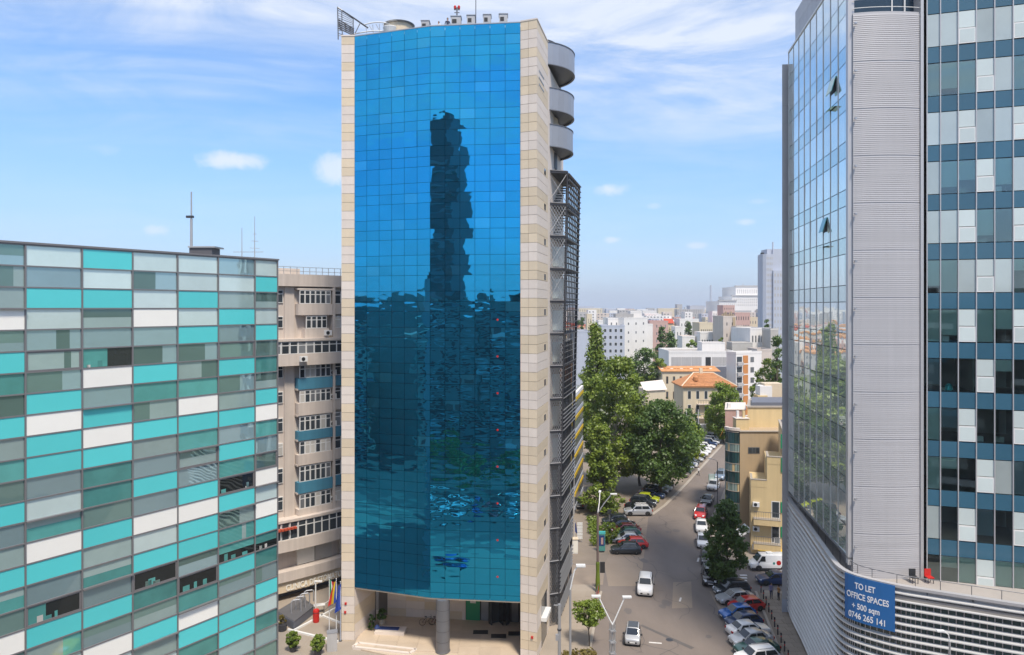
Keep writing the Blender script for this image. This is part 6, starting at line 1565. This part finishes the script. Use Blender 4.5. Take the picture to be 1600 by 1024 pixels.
# ================================================================== people
for n_,c_ in (('skin',(.45,.27,.19)),('hair',(.03,.022,.018)),('cloth_purple',(.20,.18,.32)),('cloth_dark',(.025,.025,.035)),('cloth_orange',(.42,.22,.08)),('cloth_white',(.68,.67,.65)),('cloth_navy',(.03,.04,.08))): mat(n_,c_,.85,var=.05)
def person(x, y, z, h, face, shirt, trousers, label, pose='stand', sleeve=True):
    """one continuous skinned body; materials by height"""
    s = h/1.75; t = thing('person',(x,y,z),label,'person',None)
    J = {'pelvis':(0,0,.95),'spine':(0,.01,1.15),'chest':(0,.02,1.35),'neck':(0,.01,1.48),'headb':(0,-.01,1.55),'head':(0,-.025,1.64),'crown':(0,-.01,1.73)}
    E = [('pelvis','spine'),('spine','chest'),('chest','neck'),('neck','headb'),('headb','head'),('head','crown')]
    Rr = {'pelvis':(.145,.105),'spine':(.135,.10),'chest':(.165,.11),'neck':(.055,.055),'headb':(.06,.07),'head':(.078,.098),'crown':(.055,.065)}
    for sg,sd in ((-1,'l'),(1,'r')):
        stp = .06*sg if pose == 'walk' else 0
        arm = -.10 if pose == 'fold' else 0
        for nm,p,r_ in (('sh',(.19*sg,.02,1.41),.055),('el',(.25*sg,.03-stp*.8,1.13),.044),('wr',((.12 if pose=='fold' else .25)*sg,(-.17 if pose=='fold' else -.04-stp*2),(1.16 if pose=='fold' else .89)),.03),('hand',((.02 if pose=='fold' else .25)*sg,(-.19 if pose=='fold' else -.06-stp*2),(1.2 if pose=='fold' else .79)),.036),
                        ('hip',(.095*sg,0,.88),.09),('kn',(.10*sg,-.02+stp*3,.49),.062),('an',(.10*sg,.03+stp*5,.09),.042),('toe',(.12*sg,-.13+stp*5,.035),.035)):
            J[nm+sd] = p; Rr[nm+sd] = (r_,r_)
        E += [('chest','sh'+sd),('sh'+sd,'el'+sd),('el'+sd,'wr'+sd),('wr'+sd,'hand'+sd),('pelvis','hip'+sd),('hip'+sd,'kn'+sd),('kn'+sd,'an'+sd),('an'+sd,'toe'+sd)]
    names = list(J); me = bpy.data.meshes.new('sk'); me.from_pydata([J[k] for k in names],[(names.index(a),names.index(b)) for a,b in E],[])
    ob = bpy.data.objects.new('sk',me); COL.objects.link(ob); md = ob.modifiers.new('s','SKIN'); md.use_smooth_shade = True
    for i,k in enumerate(names): me.skin_vertices[0].data[i].radius = Rr[k]; me.skin_vertices[0].data[i].use_root = (k == 'pelvis')
    ob.modifiers.new('u','SUBSURF').levels = 1
    bpy.context.view_layer.update(); bm_ = bpy.data.meshes.new_from_object(ob.evaluated_get(bpy.context.evaluated_depsgraph_get())); bpy.data.objects.remove(ob)
    for m_ in ('skin',shirt,trousers,'plastic'): bm_.materials.append(MATS[m_])
    for p in bm_.polygons:
        c = p.center; ax = abs(c.x)
        if c.z > 1.47: i = 0
        elif c.z < .10: i = 3
        elif c.z < .93 and ax < .2: i = 2
        elif ax > .2 and c.z < (.93 if sleeve else 1.2): i = 0
        elif pose == 'fold' and c.y < -.13: i = 0
        else: i = 1
        p.material_index = i; p.use_smooth = True
    bm_.name = 'body'
    M = Matrix.Translation((x,y,z)) @ Matrix.Rotation(R_(face),4,'Z') @ Matrix.Scale(s,4); o = bpy.data.objects.new('body',bm_); reg(o,M,t)
    hm = MB().lathe([(.01,.13),(.06,.115),(.09,.06),(.098,.0),(.09,-.06),(.08,-.08)][::-1],(0,0,0),14).mesh('hair','hair',True); q = bpy.data.objects.new('hair',hm); reg(q, M @ Matrix.Translation((0,.018,1.66)) @ Matrix.Diagonal((.9,1.05,.85,1)), t)
    nz = MB().lathe([(.004,-.025),(.016,-.015),(.006,.02)],(0,-.118,1.63),6).mesh('nose','skin',True); q = bpy.data.objects.new('nose',nz); reg(q,M,t)
    for sx in (-1,1):
        e = MB().lathe([(.003,-.008),(.011,0),(.003,.008)],(sx*.032,-.102,1.655),6).mesh('eye','hair'); q = bpy.data.objects.new('eye',e); reg(q,M,t)
    return t
p = G(1205,935.5,.12); person(p.x,p.y,.12,1.78,10,'cloth_purple','cloth_navy','person in a purple shirt and dark trousers standing by the right tower')
p = G(1216.5,938,.12); person(p.x,p.y,.12,1.68,-70,'cloth_orange','cloth_dark','person in an ochre top and wide black trousers by the tower corner','fold',False)
person(PX(699.5,69.1),69.1,59.35,1.78,20,'cloth_navy','cloth_dark','person in dark clothes standing at the blue tower roof edge')
person(PX(685.5,69.4),69.4,59.35,1.55,-30,'cloth_white','cloth_dark','shorter person in a pale top on the blue tower roof','fold')
p = G(1091.5,743); person(p.x,p.y,.0,1.72,40,'cloth_white','cloth_dark','person in a white top walking along the far left kerb','walk')
p = G(903,916,.12); 

# ================================================================== street furniture
def lamp(base, pole_top, arms, label, r=.09, m='galv', box=None, head=(.75,.28,.12)):
    t = thing('street_lamp',base,label,'street lamp'); b = Vector(base); tp = Vector(pole_top)
    MB().tube(b,tp,r*1.2,r,10).build('pole',m,t); MB().lathe([(r*2.2,0),(r*2.2,.12),(r*1.4,.3)],b,12).build('base',m,t)
    for (mid,end) in arms:
        mid = Vector(mid); end = Vector(end); a = MB().path([tp,mid,end],r*.55,7).build('arm','white_paint' if m != 'pole_wood' else 'galv',t)
        d = (end-mid); d.z *= .3; d.normalize(); c = end+d*.3; ang = math.atan2(d.y,d.x); block('lamp_head',t,c,head,'white_paint',ang); block('lens',t,c-Vector((0,0,head[2]*.6)),(head[0]*.7,head[1]*.8,.05),'pane_frost',ang)
    return t
Y = 82.0; X = PX(934,Y)
t = lamp((X,Y,.12),(X,Y,PZ(802,Y)),[((PX(944,Y),Y,PZ(787,Y)),(PX(955,Y),Y,PZ(773.5,Y))),((PX(938,Y),Y+1,PZ(790,Y)),(PX(940.5,Y),Y+2,PZ(777.5,Y)))],'tall wooden lamp post with two curved arms at the junction',.13,'pole_wood')
MB().lathe([(.24,.0),(.26,1.2),(.20,2.4),(.22,3.3),(.16,3.5)],(X,Y,.12),10).build('ivy','leaf_mid',t)
Y = 60.0; X = PX(957,Y)
t = lamp((X,Y,.0),(X,Y,PZ(976,Y)),[((PX(953.5,Y),Y,PZ(970,Y)),(PX(936,Y),Y,PZ(934.5,Y))),((PX(960,Y),Y,PZ(970,Y)),(PX(975,Y),Y,PZ(936,Y)))],'double-armed lamp on a lattice post at the bottom of the street',.10,'galv')
for k in range(6): block('lattice_band',t,(X,Y,PZ(976,Y)-.5-k*.95),(.50,.50,.10),'galv',.2)
for sx in (-.2,.2):
    for sy in (-.2,.2): MB().tube((X+sx,Y+sy,0),(X+sx,Y+sy,PZ(975,Y)),.03,n=5).build('lattice_leg','galv',t)
for (xp,yp) in ((922,929.5),(984.5,934)): pass
Y = 58.0; X = PX(891,Y); lamp((X,Y,.12),(X,Y,PZ(921,Y)),[((PX(897.5,Y),Y,PZ(892,Y)),(PX(902,Y),Y,PZ(886,Y)))],'slim lamp post with a big white head beside the blue tower side',.09,'galv',head=(.75,.34,.16))
Y = 57.0; X = PX(874,Y); t = thing('utility_pole',(X,Y,.12),'thick grey utility pole without arms beside the blue tower corner','pole')
MB().tube((X,Y,.12),(X,Y,PZ(944,Y)),.15,.12,10).build('pole','galv',t); block('meter_box',t,(X-.18,Y-.1,PZ(995,Y)),(.25,.25,.45),'steel_light'); MB().lathe([(.17,0),(.17,.12)],(X,Y,PZ(985,Y)),10).build('clamp','steel_dark',t); block('bracket',t,(X-.2,Y,PZ(946,Y)),(.5,.08,.08),'galv')
Y = 48.0; X = PX(1484,Y); lamp((X,Y,0),(X,Y,PZ(1003,Y)),[((PX(1482,Y),Y,PZ(992,Y)),(PX(1476,Y),Y,PZ(987.5,Y)))],'slender lamp post in front of the louvred podium',.06,'galv',head=(.5,.2,.1))
p = G(1121,795); lamp((p.x,p.y,.12),(p.x,p.y,PZ(722,p.y)),[((p.x-.3,p.y,PZ(719,p.y)),(p.x-1.0,p.y,PZ(717,p.y)))],'thin lamp post by the pale tall sign at the right kerb',.07,'steel_mid',head=(.5,.2,.1))
p = G(1112,763); t = thing('sign_totem',(p.x,p.y,0),'tall pale framed sign standing between the white and the blue-grey car','sign'); h_ = PZ(741,p.y)
block('panel',t,(p.x,p.y,h_*.56),(.95,.12,h_*.88),'pan_F'); block('sign_print',t,(p.x,p.y-.07,h_*.36),(.6,.03,h_*.3),'yellow'); block('frame',t,(p.x-.5,p.y,h_/2),(.06,.16,h_),'pan_E'); block('frame',t,(p.x+.5,p.y,h_/2),(.06,.16,h_),'pan_E')
for (x,yt,yb,lab) in ((1083,642,712,'pale concrete pole among the far street trees'),(1101,640,700,'thin concrete pole left of the bright round tree')):
    q = G(x,yb); t = thing('utility_pole',(q.x-1.5,q.y,0),lab,'pole'); MB().tube((q.x-1.5,q.y,0),(q.x-1.5,q.y,PZ(yt,q.y)),.16,.11,8).build('pole','grey_wall',t); block('crossarm',t,(q.x-1.5,q.y,PZ(yt+8,q.y)),(1.4,.1,.1),'galv')
# traffic signal on the left kerb
p = G(940,922); t = thing('traffic_signal',(p.x,p.y,.12),'traffic signal seen from behind by the wooden lamp post','traffic light'); zt = PZ(878,p.y)
MB().tube((p.x-.25,p.y,.12),(p.x-.25,p.y,zt),.05).build('pole','galv',t); block('backboard',t,(p.x+.1,p.y,zt-.65),(.55,.14,1.25),'plastic')
for k in range(3): MB().lathe([(.13,0),(.15,.18),(.13,.18)],(0,0,0),12).build('hood','plastic',t,M=Matrix.Translation((p.x+.1,p.y+.06,zt-.28-k*.38)) @ Matrix.Rotation(-pi/2,4,'X'))
t = thing('guard_rail',(10.4,83.4,.12),'low fence panel with reddish uprights at the left kerb corner','fence')
for k in range(9): block('upright',t,(8.7+k*.17,76.2+k*.75,.6),(.05,.05,.95),'red' if k % 2 else 'steel_mid')
MB().tube((8.7,76.2,1.08),(10.05,82.2,1.08),.03).build('rail','steel_mid',t)
# white kiosk cabinet, flag, sign boards, poster box
p = G(897,866); t = thing('cabinet',(p.x,p.y,0),'white utility cabinet at the side road corner','cabinet'); block('body',t,(p.x-.1,p.y+.5,.95),(1.25,.9,1.9),'white_paint'); block('top',t,(p.x-.1,p.y+.5,1.94),(1.4,1.05,.08),'stone_warm')
for sx in (-.4,.22): block('door',t,(p.x+sx,p.y+.04,.95),(.56,.03,1.6),'pan_W')
p = G(906,848); t = thing('sign_boards',(p.x,p.y,0),'stack of white direction boards beside the blue flag','sign')
for k in range(5): block('board',t,(p.x,p.y,.7+k*.48),(.75,.05,.40),'white_paint')
block('post',t,(p.x-.3,p.y+.06,1.4),(.06,.06,2.8),'galv'); block('post',t,(p.x+.3,p.y+.06,1.4),(.06,.06,2.8),'galv')
def flag(x, y, zb, zt, cols, label, w=1.1, drop=1.9, m='white_paint'):
    t = thing('flag',(x,y,zb),label,'flag'); MB().tube((x,y,zb),(x,y,zt),.045,.035,8).build('flagpole',m,t); block('base',t,(x,y,zb+.05),(.3,.3,.1),'steel_mid'); MB().lathe([(.06,0),(.07,.05),(.02,.1)],(x,y,zt),8).build('finial','galv',t)
    n = len(cols)
    for i,c in enumerate(cols):                 # hanging folds, stripe by stripe
        mb = MB(); seg = 7
        for k in range(seg):
            def pt(a,s): return Vector((x+.05+w*.42*a*(.35+.75*s)*(1-.15*s), y-.06+.10*sin(5*a+3*s+i), zt-.12-drop*s-.42*a*(.5+.6*s)))
            a0,a1 = i/n,(i+1)/n; s0,s1 = k/seg,(k+1)/seg
            q = [pt(a0,s0),pt(a1,s0),pt(a1,s1),pt(a0,s1)]; mb.hexa([v+Vector((0,.012,0)) for v in q]+q)
        mb.build('stripe',c,t)
p = G(514.5,997,.12); flag(p.x,p.y,.12,PZ(904,p.y),('green','pan_W','red'),'green white and red flag hanging by the left stone pier',2.3,2.2)
p = G(525.5,1000,.12); flag(p.x-.0,p.y,.12,PZ(905,p.y),('royal','yellow','red'),'blue yellow and red flag hanging by the left stone pier',-2.2,2.1)
p = G(532,1002,.12); flag(p.x,p.y,.12,PZ(910,p.y),('royal','royal'),'plain blue flag nearest the left stone pier',-1.6,2.5,'blue_grey_wall')
p = G(898,842); flag(p.x,p.y,0,PZ(815,p.y),('royal','navy'),'dark blue flag beside the white direction boards',.9,1.3)
p = G(940,863); t = thing('poster_box',(p.x,p.y,0),'blue advertising light box with a poster on the left pavement','sign'); block('box',t,(p.x,p.y,1.35),(.95,.25,2.3),'pan_E'); block('poster',t,(p.x,p.y-.14,1.6),(.75,.03,1.4),'navy'); block('poster_print',t,(p.x+.05,p.y-.16,1.55),(.3,.02,.9),'pink_wall'); block('header',t,(p.x,p.y,2.65),(1.0,.3,.3),'pan_T'); block('foot',t,(p.x,p.y,.1),(.6,.3,.2),'steel_dark')
p = G(952,826); t = thing('road_sign',(p.x,p.y,0),'back of a dark road sign behind the wooden lamp post','sign'); MB().tube((p.x,p.y,0),(p.x,p.y,2.9),.04).build('post','galv',t); block('plate',t,(p.x,p.y-.03,2.5),(.6,.04,.7),'steel_dark')
# bollards on the right
for i in range(11):
    y = 64.3+i*1.75; x = 25.35+(y-64.3)*.19
    t = thing('bollard',(x,y,.12),('nearest','second','third','fourth','fifth','sixth','seventh','eighth','ninth','tenth','farthest')[i]+' slim dark bollard of the row behind the nose-in cars','bollard','row of bollards on the right pavement'); MB().lathe([(.06,0),(.06,.85),(.075,.87),(.075,.95),(.03,1.0)],(x,y,.12),10).build('post','cloth_dark',t); MB().lathe([(.064,0),(.064,.12)],(x,y,.72),10).build('band','red',t)
# porch objects of the blue tower
p = G(610,990,.3); t = thing('ramp_slab',(p.x,p.y,.24),'low stone plinth with a dark blue cover under the blue tower','plinth'); block('slab',t,(p.x,p.y+.3,.42),(3.0,1.4,.36),'stone_pale',-.08); block('cover',t,(p.x-.2,p.y+.4,.64),(2.0,.6,.07),'navy',-.08); MB().lathe([(.25,0),(.3,.12),(.1,.4)],(p.x-1.4,p.y+.4,.6),10).build('rolled_cover','navy',t)
def bike(x,y,z,rz,label,c):
    M = Matrix.Translation((x,y,z)) @ Matrix.Rotation(rz,4,'Z'); t = thing('bicycle',(x,y,z),label,'bicycle'); t.matrix_basis = M; WM[t.name] = M
    for sx in (-.52,.52):
        m = MB(); n = 18; pts = [Vector((sx+.33*cos(2*pi*i/n),0,.34+.33*sin(2*pi*i/n))) for i in range(n+1)]; m.path(pts,.022,5)
        for k in range(4): m.tube((sx-.32*cos(k*pi/4),0,.34-.32*sin(k*pi/4)),(sx+.32*cos(k*pi/4),0,.34+.32*sin(k*pi/4)),.006,n=3)
        m.build('wheel','tyre',t,local=True)
    m = MB(); 
    for a,b in (((-.52,0,.34),(-.05,0,.32)),((-.05,0,.32),(.38,0,.80)),((-.05,0,.32),(-.18,0,.85)),((-.18,0,.78),(.36,0,.85)),((-.52,0,.34),(-.17,0,.76)),((.52,0,.34),(.36,0,.95))): m.tube(a,b,.022,n=6)
    m.build('frame',c,t,local=True); MB().box(-.30,-.06,-.06,.06,.86,.91).build('saddle','plastic',t,local=True); MB().tube((.36,-.26,.98),(.36,.26,.98),.015,n=5).build('handlebar','plastic',t,local=True)
p = G(668,977,.3); bike(p.x,p.y,.31,.2,'dark bicycle leaning by the porch wall, left of two','c_dark'); bike(p.x+.9,p.y-.15,.31,-.3,'reddish bicycle beside the column under the blue tower','c_maroon')
for i,(x,y) in enumerate(((751,988),(779,994),(806,990))):
    p = G(x,y,.3); t = thing('door_mat',(p.x,p.y,.3),('dark mat left of the revolving door','dark mat in front of the revolving door','dark mat right of the revolving door')[i],'mat'); block('mat',t,(p.x,p.y,.318),(1.5,.8,.02),'plastic'); block('edge',t,(p.x,p.y-.42,.316),(1.56,.06,.016),'dark')
# sunken steps / planter edge in front of the porch
p0 = G(575,1012,.1); t = thing('planter_edge',(p0.x,p0.y,.12),'low pale stone kerb with a dark basin in front of the porch','planter')
for (a,b) in (((560,1008),(650,1018)),((552,1014),(640,1024)),((640,1024),(650,1018)),((552,1014),(560,1008))):
    A = G(*a,.12); B = G(*b,.12); d = B-A; c = (A+B)/2; block('edge_stone',t,(c.x,c.y,.24),(d.length,.3,.26),'stone_pale',math.atan2(d.y,d.x))
A = G(600,1016,.12); block('basin',t,(A.x,A.y,.16),(3.6,.35,.06),'steel_dark',-.35)
# clinic forecourt
def clinic_yard():
    t = thing('entrance_ramp',(-24,77,.12),'grey raised clinic ramp with steel handrail loops','ramp')
    a = [G(432,968,.12),G(459,985,.12),G(490,960,.12),G(470,945,.12)]
    MB().prism([(p.x,p.y) for p in a],.12,.95).build('platform','slate_roof',t); MB().prism([(p.x+.05,p.y+.03) for p in a],.955,1.02).build('deck','steel_mid',t)
    for k in range(4):
        c = a[0].lerp(a[3],.15).lerp(a[1].lerp(a[2],.15),.55)+ (a[2]-a[1])*(.1+.22*k); MB().path([c+Vector((0,0,.9)),c+Vector((0,0,2.0)),c+Vector((.15,.1,2.15)),c+Vector((.75,.35,2.15)),c+Vector((.9,.4,2.0)),c+Vector((.9,.4,.9))],.07,6).build('handrail_loop','steel_light',t)
    p = G(494,972,.12); t = thing('litter_bin',(p.x,p.y,.12),'red cylindrical litter bin by the clinic forecourt','bin'); MB().lathe([(.30,0),(.33,.15),(.33,1.15),(.28,1.3),(.1,1.38)],(p.x,p.y,.12),18).build('body','red',t); MB().lathe([(.335,0),(.335,.05)],(p.x,p.y,1.1),18).build('rim','steel_dark',t)
    p = G(489,975,.12); t = thing('yard_lamp',(p.x,p.y+1,.12),'white square-headed yard lamp before the clinic','lamp'); z = PZ(909,p.y+1); MB().tube((p.x,p.y+1,.12),(p.x,p.y+1,z),.07).build('pole','white_paint',t); block('head',t,(p.x+.3,p.y+1,z+.03),(.8,.25,.1),'white_paint')
    p = G(499,958,.12); t = thing('bench',(p.x,p.y,.12),'pale table bench behind the red bin','bench'); block('seat',t,(p.x,p.y,1.0),(1.2,.6,.07),'white_paint',.3)
    for sx in (-.5,.5): block('leg',t,(p.x+sx,p.y,.55),(.06,.5,.86),'steel_mid',.3)
    p = G(519,1016,.12); t = thing('grey_box',(p.x,p.y,.12),'plain grey box pillar in front of the flags','box'); block('body',t,(p.x,p.y,1.0),(.95,.7,1.76),'grey_wall',.25); block('lid',t,(p.x,p.y,1.91),(1.0,.75,.06),'steel_light',.25)
    t = thing('barrier',(-21,70,.12),'white painted kerb line and low barrier across the clinic drive','barrier')
    for (a,b) in (((450,985),(528,1004)),((460,986),(533,947)),((500,962),(533,975))):
        A = G(*a,.12); B = G(*b,.12); d = B-A; c = (A+B)/2; block('kerb_line',t,(c.x,c.y,.2),(d.length,.22,.16),'white_paint',math.atan2(d.y,d.x))
    A = G(505,958,.12); B = G(545,930,.12); MB().tube(A+Vector((0,0,.9)),B+Vector((0,0,.9)),.05).build('bar','white_paint',t)
    ap = thing('drive_cover',(-17.5,77,.12),'pale awning strip between the clinic and the blue tower','awning'); MB().hexa([P(505,962,76),P(540,945,79),P(540,938,82),P(510,950,80)]+[P(505,960,76),P(540,943,79),P(540,936,82),P(510,948,80)]).build('sheet','white_wall',ap); MB().tube((P(507,960,76.5).x,76.5,.12),P(507,960,76.5),.05).build('support','galv',ap); MB().tube((P(538,943,79.5).x,79.5,.12),P(538,941,79.5),.05).build('support','galv',ap)
clinic_yard()

# overhead cables between lamp posts and trees
def cable(a,b,sag,label):
    a = Vector(a); b = Vector(b); pts = [a.lerp(b,i/14)+Vector((0,0,-4*sag*(i/14)*(1-i/14))) for i in range(15)]; tag(MB().path(pts,.018,4).build('overhead_cable','plastic'),label,'cable')
cable((PX(934,82),82,PZ(810,82)),(39.3,140,7.5),.8,'overhead cable from the wooden lamp post across the far street')

# ================================================================== haze: even thin air round the whole city
hz = MB().box(-4300,4300,-4300,4300,-1.2,118).build('haze','blank',kind='stuff'); tag(hz,'thin pale summer haze over the city','haze')
hm = bpy.data.materials.new('haze'); hm.use_nodes = True; nt = hm.node_tree
for n in list(nt.nodes): nt.nodes.remove(n)
pv = nt.nodes.new('ShaderNodeVolumePrincipled'); pv.inputs['Color'].default_value = (.93,.95,1,1); pv.inputs['Density'].default_value = .00018; pv.inputs['Anisotropy'].default_value = .25
om = nt.nodes.new('ShaderNodeOutputMaterial'); nt.links.new(pv.outputs[0], om.inputs['Volume'])
hz.data.materials.clear(); hz.data.materials.append(hm)
